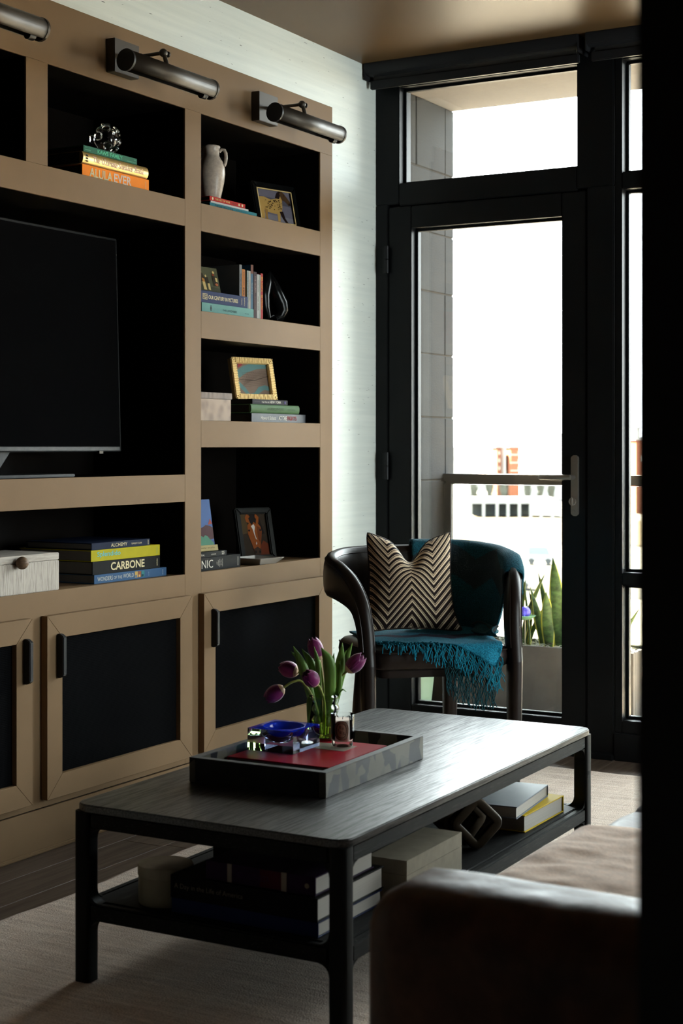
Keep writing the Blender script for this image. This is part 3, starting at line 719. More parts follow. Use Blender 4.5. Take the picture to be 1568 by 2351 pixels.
def pic_frame(label, loc, yaw, lean, w, h, fw, ft, fmat, polys, ribs=False, inner=None, back='gloss_black', prof=None):
    t = thing('framed_photo', label, 'photo frame', loc, (0, R(-lean), R(yaw)), None)
    # local: front faces +x, width along y centred, bottom at z=0
    b = B()
    def bar(p):
        b.prism(p, 0, -ft, 0)
    a = w / 2
    bar([(-a, 0), (a, 0), (a - fw, fw), (-a + fw, fw)]); bar([(-a, h), (-a + fw, h - fw), (a - fw, h - fw), (a, h)])
    bar([(-a, 0), (-a + fw, fw), (-a + fw, h - fw), (-a, h)]); bar([(a, 0), (a, h), (a - fw, h - fw), (a - fw, fw)])
    f = b.obj('frame', fmat, t, bevel=fw * 0.18, seg=3)
    if ribs:
        rb = B(); st = 0.0058
        n = int(h / st)
        for s in (-1, 1):
            for k in range(n):
                z = (k + 0.5) * h / n; e = min(z, h - z)
                x0, x1 = (a - min(fw, e), a)
                if x1 - x0 < 0.003: continue
                q0, q1 = (x0, x1) if s > 0 else (-x1, -x0)
                rb.box(-0.001, 0.0024 + random.random() * 0.001, q0, q1, z - st * 0.38, z + st * 0.38)
        n = int(w / st)
        for zz in (0, 1):
            for k in range(n):
                y = -a + (k + 0.5) * w / n; e = min(y + a, a - y); l = min(fw, e)
                if l < 0.003: continue
                rb.box(-0.001, 0.0024 + random.random() * 0.001, y - st * 0.38, y + st * 0.38, 0 if zz == 0 else h - l, l if zz == 0 else h)
        stuff(rb.obj('ribbing', fmat, f, bevel=0.0006, seg=1))
    if inner:
        b = B(); i = fw * 0.95; j = i + 0.0035
        b.box(-0.004, -0.0015, -a + i, -a + j, i, h - i).box(-0.004, -0.0015, a - j, a - i, i, h - i).box(-0.004, -0.0015, -a + i, a - i, i, j).box(-0.004, -0.0015, -a + i, a - i, h - j, h - i)
        b.obj('inner_fillet', inner, f)
    B().box(-ft + 0.001, -ft * 0.55, -a + fw * 0.8, a - fw * 0.8, fw * 0.8, h - fw * 0.8).obj('backing_board', back, t)
    p = prints(polys, w - 1.6 * fw, h - 1.6 * fw, t, 0.0)
    p.location = (-ft * 0.52, 0, fw * 0.8)
    # easel strut behind
    sl = math.tan(R(lean)) ; B().prism([(-ft, h * 0.62), (-ft - 0.004, h * 0.62), (-ft - 0.004 - h * 0.28, h * 0.06 * 0 + 0.002 + 0), (-ft - h * 0.28, 0.0)], 1, -0.012, 0.012).obj('easel_strut', 'gloss_black', t)
    return t

SQ = [(0, 0), (1, 0), (1, 1), (0, 1)]
hb = (206, 164, 92); hd = (40, 28, 26)
random.seed(3)
def blob(cx, cy, rx, ry, n=9, j=0.15, ph=0):
    return [(cx + rx * (1 + random.uniform(-j, j)) * cos(2 * pi * k / n + ph), cy + ry * (1 + random.uniform(-j, j)) * sin(2 * pi * k / n + ph)) for k in range(n)]
spots = [(hd, blob(random.uniform(0.2, 0.68), random.uniform(0.42, 0.70), random.uniform(0.008, 0.018), random.uniform(0.010, 0.022), 6)) for _ in range(34)]
horse1 = [((122, 116, 128), SQ), ((96, 92, 102), [(0, 0.62), (1, 0.55), (1, 0.72), (0, 0.78)]), ((140, 134, 142), [(0, 0), (1, 0), (1, 0.22), (0, 0.30)]),
          (hb, [(0.02, 0.66), (0.10, 0.75), (0.22, 0.76), (0.40, 0.70), (0.55, 0.74), (0.64, 0.88), (0.76, 0.92), (0.72, 0.70), (0.70, 0.50), (0.66, 0.36), (0.50, 0.30), (0.24, 0.34), (0.14, 0.42), (0.04, 0.44)]),
          (hb, [(0.05, 0.5), (0.18, 0.5), (0.19, 0.26), (0.15, 0.02), (0.08, 0.02), (0.09, 0.26)]), ((176, 132, 70), [(0.20, 0.42), (0.28, 0.40), (0.25, 0.20), (0.27, 0.04), (0.21, 0.04), (0.20, 0.2)]),
          (hb, [(0.52, 0.45), (0.64, 0.45), (0.60, 0.22), (0.58, 0.02), (0.52, 0.02), (0.53, 0.22)]), (hd, [(0.60, 0.38), (0.70, 0.40), (0.74, 0.20), (0.84, 0.02), (0.77, 0.02), (0.66, 0.2)]),
          (hd, [(0.53, 0.76), (0.60, 0.92), (0.70, 0.99), (0.76, 0.96), (0.70, 0.88), (0.64, 0.74)]),
          ((92, 66, 44), [(0.66, 0.90), (0.72, 0.97), (0.80, 0.92), (0.93, 0.72), (0.95, 0.62), (0.89, 0.58), (0.80, 0.70), (0.72, 0.72)]), (hd, blob(0.915, 0.63, 0.03, 0.04, 8)), (hd, blob(0.79, 0.86, 0.013, 0.016, 6))] + spots
pic_frame('black framed photo of a spotted horse behind the jug books', (-2.925, 4.690, 1.8965), -15, 13, 0.215, 0.172, 0.024, 0.02, 'gloss_black', horse1, inner='gold')
hr = (150, 76, 22)
horse2 = [((54, 40, 26), SQ), ((84, 64, 36), [(0, 0.5), (0.3, 0.55), (0.25, 1), (0, 1)]), ((120, 50, 20), [(0.62, 0), (1, 0), (1, 0.26), (0.78, 0.36), (0.64, 0.22)]),
          ((30, 20, 16), [(0.36, 0.94), (0.5, 1.0), (0.72, 0.90), (0.86, 0.52), (0.74, 0.5), (0.3, 0.6)]), (hr, [(0.30, 0.99), (0.22, 0.90), (0.25, 0.80), (0.38, 0.76), (0.40, 0.92)]), (hr, [(0.60, 0.99), (0.56, 0.82), (0.68, 0.76), (0.72, 0.9)]),
          (hr, [(0.28, 0.72), (0.38, 0.80), (0.62, 0.80), (0.74, 0.68), (0.76, 0.56), (0.68, 0.30), (0.62, 0.10), (0.52, 0.04), (0.42, 0.08), (0.36, 0.28), (0.26, 0.52)]),
          ((112, 52, 16), [(0.60, 0.70), (0.72, 0.66), (0.74, 0.54), (0.66, 0.30), (0.60, 0.4)]), ((30, 20, 16), [(0.34, 0.88), (0.5, 0.98), (0.62, 0.86), (0.58, 0.74), (0.52, 0.80), (0.44, 0.72), (0.38, 0.78)]),
          ((232, 220, 206), [(0.40, 0.70), (0.50, 0.74), (0.54, 0.68), (0.50, 0.58), (0.52, 0.46), (0.56, 0.38), (0.52, 0.40), (0.47, 0.54), (0.45, 0.62)]), ((232, 220, 206), [(0.50, 0.30), (0.53, 0.34), (0.54, 0.29), (0.51, 0.26)]),
          ((20, 14, 12), blob(0.315, 0.60, 0.035, 0.025)), ((20, 14, 12), blob(0.715, 0.60, 0.035, 0.028)), ((70, 48, 34), [(0.40, 0.17), (0.54, 0.22), (0.66, 0.16), (0.64, 0.05), (0.54, 0.0), (0.44, 0.03)]), ((18, 12, 10), blob(0.455, 0.10, 0.028, 0.035)), ((18, 12, 10), blob(0.60, 0.10, 0.028, 0.035))]
pic_frame('dark frame with a brown horse face portrait beside the white dish', (-2.955, 4.600, 0.7165), -24, 14, 0.152, 0.192, 0.022, 0.022, mat('dark_olive_frame', (0.006, 0.006, 0.0045), 0.45, spec=0.12), horse2)
mp = (150, 128, 112); mw = (112, 150, 148)
mapp = [(mp, SQ), (mw, [(0, 0.42), (0.04, 0.72), (0.28, 0.90), (0.55, 1), (1, 1), (1, 0.86), (0.66, 0.82), (0.36, 0.70), (0.10, 0.52)]), ((132, 104, 96), [(0, 0.76), (0.24, 0.95), (0.3, 1), (0, 1)]), ((168, 74, 80), [(0.12, 0.84), (0.26, 0.93), (0.28, 0.99), (0.14, 0.96)]),
        (mw, [(0, 0.42), (0.12, 0.42), (0.26, 0.26), (0.38, 0.06), (0.30, 0.02), (0.12, 0.24), (0, 0.34)]), (mw, [(0.38, 0.06), (0.52, 0.10), (0.66, 0.28), (0.86, 0.34), (1, 0.28), (1, 0.16), (0.82, 0.20), (0.70, 0.12), (0.55, 0.0), (0.36, 0.0)])]
for k in range(9):
    y0 = 0.2 + 0.075 * k; mapp.append(((112, 88, 76), [(0.22 + 0.03 * k, 0.30 + 0.02 * k), (0.225 + 0.03 * k, 0.30 + 0.02 * k), (0.42 + 0.055 * k, 0.74), (0.415 + 0.055 * k, 0.74)]))
    mapp.append(((112, 88, 76), [(0.2, y0 * 0.7 + 0.12), (0.95, y0 * 0.62 + 0.26), (0.95, y0 * 0.62 + 0.266), (0.2, y0 * 0.7 + 0.126)]))
mapp.append(((60, 50, 48), [(0.08, 0.48), (0.55, 0.46), (1.0, 0.62), (1.0, 0.63), (0.55, 0.472), (0.08, 0.49)]))
pic_frame('ribbed gold frame holding an old map on the dark book', (-2.915, 4.520, 1.2823), -17, 12, 0.186, 0.150, 0.020, 0.024, 'gold', mapp, ribs=True)
# frameless photo block of figures on the navy book
t = thing('photo_block', 'small frameless photo of people in helmets on the navy book', 'photo', (-2.900, 4.215, 1.6248), (0, R(-14), R(-6)))
B().box(-0.012, 0, -0.054, 0.054, 0, 0.092).obj('acrylic_block', 'gloss_black', t, bevel=0.0015)
yl = (226, 196, 130)
ppl = [((92, 92, 68), SQ), ((70, 72, 54), [(0, 0), (1, 0), (1, 0.2), (0, 0.3)]), (yl, blob(0.16, 0.82, 0.06, 0.05)), ((60, 52, 40), [(0.08, 0.76), (0.26, 0.74), (0.32, 0.40), (0.12, 0.42)]), (yl, [(0.18, 0.42), (0.30, 0.42), (0.34, 0.10), (0.20, 0.10)]),
       ((196, 130, 60), [(0.18, 0.56), (0.30, 0.52), (0.30, 0.40), (0.2, 0.42)]), ((60, 52, 40), [(0.30, 0.66), (0.48, 0.60), (0.5, 0.36), (0.36, 0.36)]), (yl, blob(0.38, 0.64, 0.04, 0.05)), (yl, [(0.42, 0.36), (0.52, 0.36), (0.52, 0.10), (0.42, 0.12)]),
       (yl, blob(0.78, 0.82, 0.06, 0.05)), ((150, 70, 44), blob(0.76, 0.72, 0.06, 0.05)), ((60, 52, 40), [(0.68, 0.68), (0.92, 0.66), (0.94, 0.28), (0.72, 0.28)]), (yl, [(0.82, 0.62), (0.92, 0.6), (0.92, 0.44), (0.84, 0.46)]), ((196, 110, 70), blob(0.86, 0.34, 0.07, 0.06))]
p = prints(ppl, 0.104, 0.088, t, 0.0008); p.location = (0, 0, 0.002)

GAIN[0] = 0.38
# -- right column, second niche
g = 'flat books under the photo of people'
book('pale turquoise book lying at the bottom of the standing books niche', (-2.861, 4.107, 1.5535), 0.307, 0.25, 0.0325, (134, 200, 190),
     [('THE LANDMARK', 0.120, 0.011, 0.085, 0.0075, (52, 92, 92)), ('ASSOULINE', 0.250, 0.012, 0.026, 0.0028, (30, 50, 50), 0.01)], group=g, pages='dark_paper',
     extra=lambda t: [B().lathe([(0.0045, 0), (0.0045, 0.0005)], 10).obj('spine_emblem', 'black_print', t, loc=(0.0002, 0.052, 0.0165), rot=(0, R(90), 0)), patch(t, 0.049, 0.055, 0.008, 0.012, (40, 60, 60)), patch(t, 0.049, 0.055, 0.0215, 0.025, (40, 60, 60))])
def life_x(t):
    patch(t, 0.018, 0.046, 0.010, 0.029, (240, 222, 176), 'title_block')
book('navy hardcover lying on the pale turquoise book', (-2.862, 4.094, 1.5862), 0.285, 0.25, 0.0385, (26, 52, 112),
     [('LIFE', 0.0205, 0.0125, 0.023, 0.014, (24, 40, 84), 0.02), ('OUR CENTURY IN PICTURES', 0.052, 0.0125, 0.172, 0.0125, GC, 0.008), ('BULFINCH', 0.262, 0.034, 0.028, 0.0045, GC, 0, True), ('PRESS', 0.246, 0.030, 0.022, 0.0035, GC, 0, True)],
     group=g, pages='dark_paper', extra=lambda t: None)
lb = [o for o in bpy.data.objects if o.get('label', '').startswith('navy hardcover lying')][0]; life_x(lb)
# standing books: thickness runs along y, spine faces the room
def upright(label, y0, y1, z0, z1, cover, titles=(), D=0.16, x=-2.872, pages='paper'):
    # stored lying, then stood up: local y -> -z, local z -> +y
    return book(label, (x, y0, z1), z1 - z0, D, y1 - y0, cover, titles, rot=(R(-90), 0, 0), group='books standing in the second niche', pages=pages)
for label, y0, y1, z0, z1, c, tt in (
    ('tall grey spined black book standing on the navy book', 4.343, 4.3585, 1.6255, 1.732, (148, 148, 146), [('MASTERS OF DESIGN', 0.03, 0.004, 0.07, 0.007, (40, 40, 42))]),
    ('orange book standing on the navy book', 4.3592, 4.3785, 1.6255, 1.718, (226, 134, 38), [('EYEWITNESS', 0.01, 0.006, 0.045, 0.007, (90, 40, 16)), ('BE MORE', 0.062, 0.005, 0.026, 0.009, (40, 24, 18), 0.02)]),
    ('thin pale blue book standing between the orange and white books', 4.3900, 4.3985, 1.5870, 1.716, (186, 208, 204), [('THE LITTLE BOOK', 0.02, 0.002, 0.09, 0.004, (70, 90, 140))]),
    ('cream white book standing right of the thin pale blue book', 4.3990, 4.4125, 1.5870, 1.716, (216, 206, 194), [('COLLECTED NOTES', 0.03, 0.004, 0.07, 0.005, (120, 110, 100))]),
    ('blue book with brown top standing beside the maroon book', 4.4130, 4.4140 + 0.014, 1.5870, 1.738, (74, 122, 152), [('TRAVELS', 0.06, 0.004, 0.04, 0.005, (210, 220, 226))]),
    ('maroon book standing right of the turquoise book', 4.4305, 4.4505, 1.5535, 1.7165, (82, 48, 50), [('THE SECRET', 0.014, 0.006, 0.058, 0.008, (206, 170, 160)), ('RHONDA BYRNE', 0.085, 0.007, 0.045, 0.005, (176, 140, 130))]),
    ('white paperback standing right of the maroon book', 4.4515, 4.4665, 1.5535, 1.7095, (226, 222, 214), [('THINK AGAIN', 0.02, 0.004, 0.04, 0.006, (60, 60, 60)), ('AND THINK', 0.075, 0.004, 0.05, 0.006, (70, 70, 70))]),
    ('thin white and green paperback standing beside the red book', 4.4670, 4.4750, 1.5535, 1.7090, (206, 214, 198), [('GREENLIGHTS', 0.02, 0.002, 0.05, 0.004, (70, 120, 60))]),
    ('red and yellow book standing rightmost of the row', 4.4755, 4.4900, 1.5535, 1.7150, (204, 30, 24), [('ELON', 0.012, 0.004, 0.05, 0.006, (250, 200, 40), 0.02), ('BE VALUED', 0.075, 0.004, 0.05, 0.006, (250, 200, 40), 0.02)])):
    bt = upright(label, y0, y1, z0, z1, c, tt, pages='dark_paper')
    if 'brown top' in label: patch(bt, 0.0, 0.030, 0.0, 0.0148, (140, 80, 54))
# black glass loop sculpture
t = thing('loop_sculpture', 'glossy black teardrop loop sculpture right of the standing books', 'sculpture', (-2.945, 4.655, 1.5610), (0, 0, R(-14)))
pts = [(0, -0.020, 0.012), (0, -0.036, 0.050), (0, -0.044, 0.095), (0, -0.028, 0.140), (0, -0.004, 0.182), (0, -0.002, 0.178), (0, 0.006, 0.140), (0, 0.022, 0.105), (0, 0.044, 0.072), (0, 0.052, 0.045), (0, 0.040, 0.022), (0, 0.014, 0.010)]
B().tube(pts, [0.018, 0.024, 0.029, 0.026, 0.004, 0.004, 0.022, 0.029, 0.031, 0.028, 0.021, 0.018], 14, close=True).obj('loop', mat('black_glass', (0.003, 0.003, 0.003), 0.16, spec=0.12), t, smooth=60)

# -- third niche
t = thing('marble_box', 'beige veined marble box with a streaked lid beside the books', 'box', (-2.861, 4.075, 1.2035))
B().box(-0.14, 0, 0.0, 0.201, 0, 0.0715).obj('box_body', 'marble', t, bevel=0.0012)
B().box(-0.142, 0.002, -0.002, 0.205, 0.0722, 0.0925).obj('lid', 'marble_lid', t, bevel=0.0012)
g = 'stack of books under the gold frame'
book('dark dust jacketed book lowest under the gold frame', (-2.871, 4.416, 1.2035), 0.356, 0.235, 0.0305, mat('shiny_slate_jacket', (0.013, 0.016, 0.022), 0.3, var=0.5, vs_=(30, 18, 30), spec=0.1),
     [('Howard Schatz', 0.058, 0.009, 0.098, 0.012, GW, 0.01), ('AT THE', 0.172, 0.008, 0.056, 0.0145, GW, 0.02), ('FIGHTS', 0.231, 0.008, 0.062, 0.0145, (200, 44, 40), 0.02)], group=g, pages='dark_paper')
book('green book in the middle under the gold frame', (-2.871, 4.405, 1.2342), 0.316, 0.225, 0.0305, (108, 146, 98),
     [('ANIMALSPHERES', 0.100, 0.010, 0.110, 0.010, (80, 106, 72)), ('ABRAMS BOOKS', 0.235, 0.012, 0.05, 0.005, (86, 116, 80))], group=g, rnd=0.006, pages='dark_paper')
book('slim dark plum book directly under the gold frame', (-2.871, 4.421, 1.2650), 0.229, 0.22, 0.0170, (44, 40, 50),
     [('Walk With Me', 0.058, 0.005, 0.048, 0.006, GW), ('NEW YORK', 0.110, 0.0045, 0.074, 0.0085, GW, 0.0), ('SUSAN KAUFMAN', 0.012, 0.007, 0.036, 0.003, (150, 146, 156))], group=g, pages='dark_paper',
     extra=lambda t: B().lathe([(0.0048, 0), (0.0048, 0.0006)], 12).obj('spine_emblem', colour((112, 96, 170)), t, loc=(0.0002, 0.210, 0.0085), rot=(0, R(90), 0)))

# -- fourth niche
g = 'black books left of the white dish'
book('thick black book with large white serif capitals, lowest beside the white dish', (-2.866, 4.030, 0.7165), 0.309, 0.235, 0.0430, (22, 25, 28),
     [('ICONIC', 0.012, 0.008, 0.135, 0.0265, GW, -0.004), ('ART', 0.168, 0.026, 0.010, 0.004, GW, 0, True), ('DESIGN', 0.176, 0.030, 0.018, 0.004, GW, 0, True), ('ADVERTISING', 0.184, 0.034, 0.026, 0.004, GW, 0, True), ('AND THE', 0.192, 0.031, 0.018, 0.004, GW, 0, True), ('AUTOMOBILE', 0.200, 0.034, 0.026, 0.004, GW, 0, True), ('ASSOULINE', 0.292, 0.036, 0.030, 0.0045, GW, 0.01, True)], group=g, pages='dark_paper')
book('slim black book lying on the thick black book', (-2.868, 4.035, 0.7598), 0.226, 0.225, 0.0172, (28, 30, 33),
     [('EXISTENTIAL', 0.036, 0.005, 0.062, 0.0055, GW, 0.0), ('ASSOULINE', 0.134, 0.006, 0.028, 0.004, GW, 0.01), ('NYC', 0.196, 0.0105, 0.016, 0.005, GW, 0.01), ('ART', 0.196, 0.004, 0.016, 0.005, GW, 0.01)], group=g, pages='dark_paper')
# standing blue cover book (generic abstract shapes)
t = thing('book', 'tall blue cover book with coloured shapes standing on the slim black book', 'book', (-2.905, 4.140, 0.7772), (0, R(-9), R(-4)))
B().box(-0.022, 0, -0.100, 0.100, 0, 0.170).obj('cover', colour((76, 116, 184), 0.35), t, bevel=0.001)
B().box(-0.020, -0.002, -0.098, 0.1008, 0.002, 0.168).obj('page_block', 'paper_grey', t)
ab = [((84, 124, 192), SQ), ((66, 92, 160), [(0, 0), (1, 0), (1, 0.18), (0, 0.22)]), ((90, 34, 40), [(0.64, 0.26), (0.62, 0.36), (0.66, 0.44), (0.74, 0.46), (0.82, 0.50), (0.93, 0.48), (1.0, 0.44), (1.0, 0.22), (0.84, 0.20)]), ((196, 70, 50), [(0.88, 0.50), (0.95, 0.62), (1.0, 0.52)]),
      ((88, 160, 128), [(0.62, 0.10), (0.60, 0.22), (0.66, 0.29), (0.73, 0.26), (0.77, 0.30), (0.84, 0.27), (0.90, 0.20), (0.98, 0.14), (0.98, 0.04), (0.7, 0.02)]), ((150, 50, 46), blob(0.48, 0.08, 0.08, 0.06))]
p = prints(ab, 0.196, 0.166, t, 0.0006); p.location = (0, 0, 0.002)
t = thing('book', 'thin cream booklet leaning in front of the blue cover book', 'book', (-2.896, 4.145, 0.7772), (0, R(-8), R(-4)))
B().box(-0.003, 0, -0.1, 0.098, 0, 0.019).obj('cover', colour((226, 204, 140)), t, bevel=0.0005)
lettering('title', 'family style', 0.09, 0.006, colour((150, 124, 80)), t, lambda a, c: (0.0006, -0.01 + a, 0.007 + c))
# white square dish
t = thing('square_dish', 'white square dish with flared sides in front of the horse portrait', 'dish', (-2.885, 4.475, 0.7165), (0, 0, R(-6)))
def sqr(h, z): return [(-h, -h, z), (h, -h, z), (h, h, z), (-h, h, z)]
for_ = B(); for_.rings([sqr(0.044, 0), sqr(0.067, 0.0225), sqr(0.064, 0.0235), sqr(0.043, 0.005)]); for_.obj('dish_bowl', 'dish', t, bevel=0.0012)

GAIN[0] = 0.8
# -- TV and its niche
t = thing('television', 'large flat black television standing in the wide central niche', 'television', (-2.945, 3.085, 1.0325))
tv = B().box(-0.030, 0.0, -0.73, 0.712, 0, 0.655).obj('casing', 'matte_black', t, bevel=0.002, loc=(0, 0, 0.072), rot=(0, R(-1.6), 0))
B().box(0.0, 0.0012, -0.722, 0.704, 0.016, 0.648).obj('screen', 'screen', tv)
B().box(0.0, 0.003, -0.722, 0.700, 0.003, 0.014).obj('lower_trim', mat('polished_trim', (0.012, 0.011, 0.010), 0.35, metal=0.3, spec=0.2, var=0.7, vs_=(5, 40, 60)), tv)
B().box(-0.004, 0.004, 0.600, 0.618, -0.006, 0.002).obj('badge', 'bronze', tv)
B().prism([(0.10, 0.0), (0.165, 0.0), (0.235, 0.075), (0.10, 0.075)], 0, -0.04, -0.018).obj('stand_neck', 'black_metal', t, bevel=0.002)
B().prism([(-0.11, -0.30), (0.030, -0.30), (0.055, 0.05), (0.055, 0.425), (-0.11, 0.425)], 2, 0, 0.008).obj('stand_base', mat('dark_steel', (0.012, 0.0115, 0.011), 0.4, spec=0.2), t, bevel=0.002)

# -- lower left niche
t = thing('keepsake_box', 'white grained wooden box with a round wood knob on the lower shelf', 'box', (-2.848, 3.060, 0.7165))
B().box(-0.20, 0.0, 0, 0.329, 0, 0.0845).obj('box_body', 'white_wood', t, bevel=0.002)
B().box(-0.20, 0.0, 0, 0.329, 0.0855, 0.1055).obj('lid', wood('white_grained_lid', (0.24, 0.205, 0.175), (0.44, 0.39, 0.335), (200, 12, 200), 0.7, 0.5, (0.3, 0.55)), t, bevel=0.002)
B().sphere((0.016, 0.156, 0.087), 0.0175, 24).obj('knob', 'knob_wood', t, smooth=60)
g = 'stack of books right of the white box'
def won_x(t):
    for k, c in enumerate(((196, 160, 90), (150, 90, 60), (60, 130, 130))):
        patch(t, 0.194 + 0.0165 * k, 0.2085 + 0.0165 * k, 0.005, 0.0235, c, 'spine_picture')
        patch(t, 0.196 + 0.0165 * k, 0.204 + 0.0165 * k, 0.006, 0.013, ((90, 120, 150), (210, 170, 110), (30, 70, 80))[k], 'spine_picture', 0.0007)
book('steel blue book lowest in the stack right of the white box', (-2.871, 3.573, 0.7165), 0.356, 0.27, 0.0265, (60, 92, 128),
     [('WONDERS', 0.014, 0.007, 0.072, 0.0125, (206, 206, 196)), ('OF THE', 0.091, 0.008, 0.040, 0.009, (206, 206, 196)), ('WORLD', 0.136, 0.008, 0.052, 0.0125, (206, 206, 196)), ('AMY', 0.262, 0.019, 0.014, 0.003, (170, 190, 206), 0, True), ('BOOK', 0.334, 0.020, 0.016, 0.004, (190, 200, 210), 0, True)], group=g, extra=won_x)
book('thick black book with bold cream capitals in the white box stack', (-2.871, 3.565, 0.7432), 0.330, 0.27, 0.0390, (18, 18, 18),
     [('CARBONE', 0.085, 0.0085, 0.165, 0.0240, GC, 0.02), ('ASSOULINE', 0.312, 0.030, 0.022, 0.005, GC, 0.01, True)], group=g)
book('mustard yellow book in the stack right of the white box', (-2.870, 3.557, 0.7824), 0.336, 0.275, 0.0335, (176, 164, 20),
     [('Splendido', 0.028, 0.009, 0.110, 0.0190, (110, 190, 190), 0.008), ('ASSOULINE', 0.318, 0.028, 0.022, 0.004, (110, 160, 130), 0, True)], group=g)
book('slim navy book on top of the mustard yellow book', (-2.871, 3.561, 0.8161), 0.282, 0.25, 0.0205, (24, 34, 58),
     [('ALCHEMY', 0.090, 0.0055, 0.078, 0.0105, GC, 0.0), ('TEMPLE ST. CLAIR', 0.188, 0.0075, 0.052, 0.005, GC), ('ASSOULINE', 0.270, 0.018, 0.015, 0.005, GC, 0.01, True)], group=g)

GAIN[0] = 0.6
# ------------------------------------------------------------------ RUG
def rug_pt(s, q, top):
    x = -2.497 + 2.35 * s; y = 1.15 + 3.88 * q
    ed = 0.012 * mnoise.noise(V((x * 3, y * 3, 0))) + 0.006 * mnoise.noise(V((x * 9, y * 9, 1)))
    if s < 0.02: x += ed
    if q > 0.98: y += ed
    z = 0.0115 + 0.0016 * mnoise.noise(V((x * 8, y * 30, 3))) if top else 0.0012
    e = min(s * 2.35, (1 - s) * 2.35, q * 3.88, (1 - q) * 3.88)
    if top and e < 0.012: z *= 0.35 + 0.65 * e / 0.012
    return (x, y, z)
b = B(); b.grid(lambda s, q: rug_pt(s, q, True), 110, 260, False)
for f in b.bm.faces: f.smooth = True
rug = b.obj('rug', 'rug', None, smooth=80, solid=0.0)
sm = rug.modifiers.new('solid', 'SOLIDIFY'); sm.thickness = 0.008; sm.offset = -1
tag(rug, 'large woven taupe rug under the coffee table and sofa', 'rug')
RZ = 0.0130

# ------------------------------------------------------------------ COFFEE TABLE
TC = (-1.755, 3.180, RZ); TR = R(0.6)
tb = thing('coffee_table', 'black oak two-tier coffee table with rounded corners on the rug', 'table', TC, (0, 0, TR))
TW, TL, TH_ = 0.3235, 0.671, 0.382 - RZ
def rrect(hw, hl, r, n=6):
    p = []
    for cx, cy, a0 in ((hw - r, hl - r, 0), (-hw + r, hl - r, 90), (-hw + r, -hl + r, 180), (hw - r, -hl + r, 270)):
        for k in range(n + 1): a = R(a0 + 90 * k / n); p.append((cx + r * cos(a), cy + r * sin(a)))
    return p
B().prism(rrect(TW, TL, 0.035), 2, TH_ - 0.016, TH_).obj('tabletop', 'table_wood', tb, bevel=0.0025, seg=2)
def fillet(b, axis, c, dx, dz, r, a0, a1, n=7):
    # concave corner web; axis 0: profile in y-z, axis 1: profile in x-z
    pts = [(c[0], c[1])] + [(c[0] + dx * (r - r * sin(R(90 * k / n))), c[1] + dz * (r - r * cos(R(90 * k / n)))) for k in range(n + 1)]
    b.prism(pts, axis, a0, a1)
LW = 0.038
ZT = TH_ - 0.016; AP = 0.034; SH = 0.178 - RZ; SR = 0.036
for sx in (-1, 1):
    for sy in (-1, 1):
        b = B()
        xa, xb = sorted((sx * (TW - 0.002), sx * (TW - 0.002 - LW))); ya, yb = sorted((sy * (TL - 0.002), sy * (TL - 0.002 - LW)))
        b.prism([(p[0] + (xa + xb) / 2, p[1] + (ya + yb) / 2) for p in rrect(LW / 2, LW / 2, 0.009, 4)], 2, 0.0, ZT)
        ix = xa if sx > 0 else xb; iy = ya if sy > 0 else yb
        for zc, dz in ((ZT - AP, -1), (SH, 1), (SH - SR, -1)):
            fillet(b, 1, (ix, zc), -sx, dz, 0.024, ya + 0.006, yb - 0.006)
            fillet(b, 0, (iy, zc), -sy, dz, 0.024, xa + 0.006, xb - 0.006)
        b.obj('leg', 'table_leg', tb, smooth=35)
for s in (-1, 1):
    a, c = sorted((s * (TW - 0.006), s * (TW - 0.026)))
    B().box(a, c, -TL + LW + 0.002, TL - LW - 0.002, ZT - AP, ZT).obj('apron', 'table_rail', tb, bevel=0.004)
    B().box(a, c, -TL + LW + 0.002, TL - LW - 0.002, SH - SR, SH - 0.001).obj('shelf_rail', 'table_rail', tb, bevel=0.004)
    a, c = sorted((s * (TL - 0.006), s * (TL - 0.026)))
    B().box(-TW + LW + 0.002, TW - LW - 0.002, a, c, ZT - AP, ZT).obj('apron', 'table_rail', tb, bevel=0.004)
    B().box(-TW + LW + 0.002, TW - LW - 0.002, a, c, SH - SR, SH - 0.001).obj('shelf_rail', 'table_rail', tb, bevel=0.004)
B().box(-TW + 0.028, TW - 0.028, -TL + 0.028, TL - 0.028, SH - 0.018, SH).obj('lower_shelf', 'table_rail', tb, bevel=0.002)
ZS = RZ + SH + 0.0003    # top of the lower shelf (world)
ZTOP = 0.382 + 0.0003

# -- tray and what lies in it
t = thing('tray', 'square black and grey inlaid stone tray on the coffee table', 'tray', (-1.810, 3.030, ZTOP), (0, 0, R(1.2)))
hw, hl, hh, th = 0.172, 0.237, 0.053, 0.017
B().box(-hw + th, hw - th, -hl + th, hl - th, 0, 0.006).obj('tray_floor', 'gloss_black', t)
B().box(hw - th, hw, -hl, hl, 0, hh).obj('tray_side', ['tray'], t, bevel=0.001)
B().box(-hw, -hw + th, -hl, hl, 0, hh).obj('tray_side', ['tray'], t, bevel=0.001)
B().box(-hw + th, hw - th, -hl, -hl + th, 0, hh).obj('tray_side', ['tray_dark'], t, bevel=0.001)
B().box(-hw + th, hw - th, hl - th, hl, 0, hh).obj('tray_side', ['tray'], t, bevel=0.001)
rim = B()
rim.box(hw - th, hw, -hl, hl, hh, hh + 0.0012).box(-hw, -hw + th, -hl, hl, hh, hh + 0.0012).box(-hw + th, hw - th, -hl, -hl + th, hh, hh + 0.0012).box(-hw + th, hw - th, hl - th, hl, hh, hh + 0.0012)
rim.obj('tray_rim', 'tray_edge', t)
zt = ZTOP + 0.0065
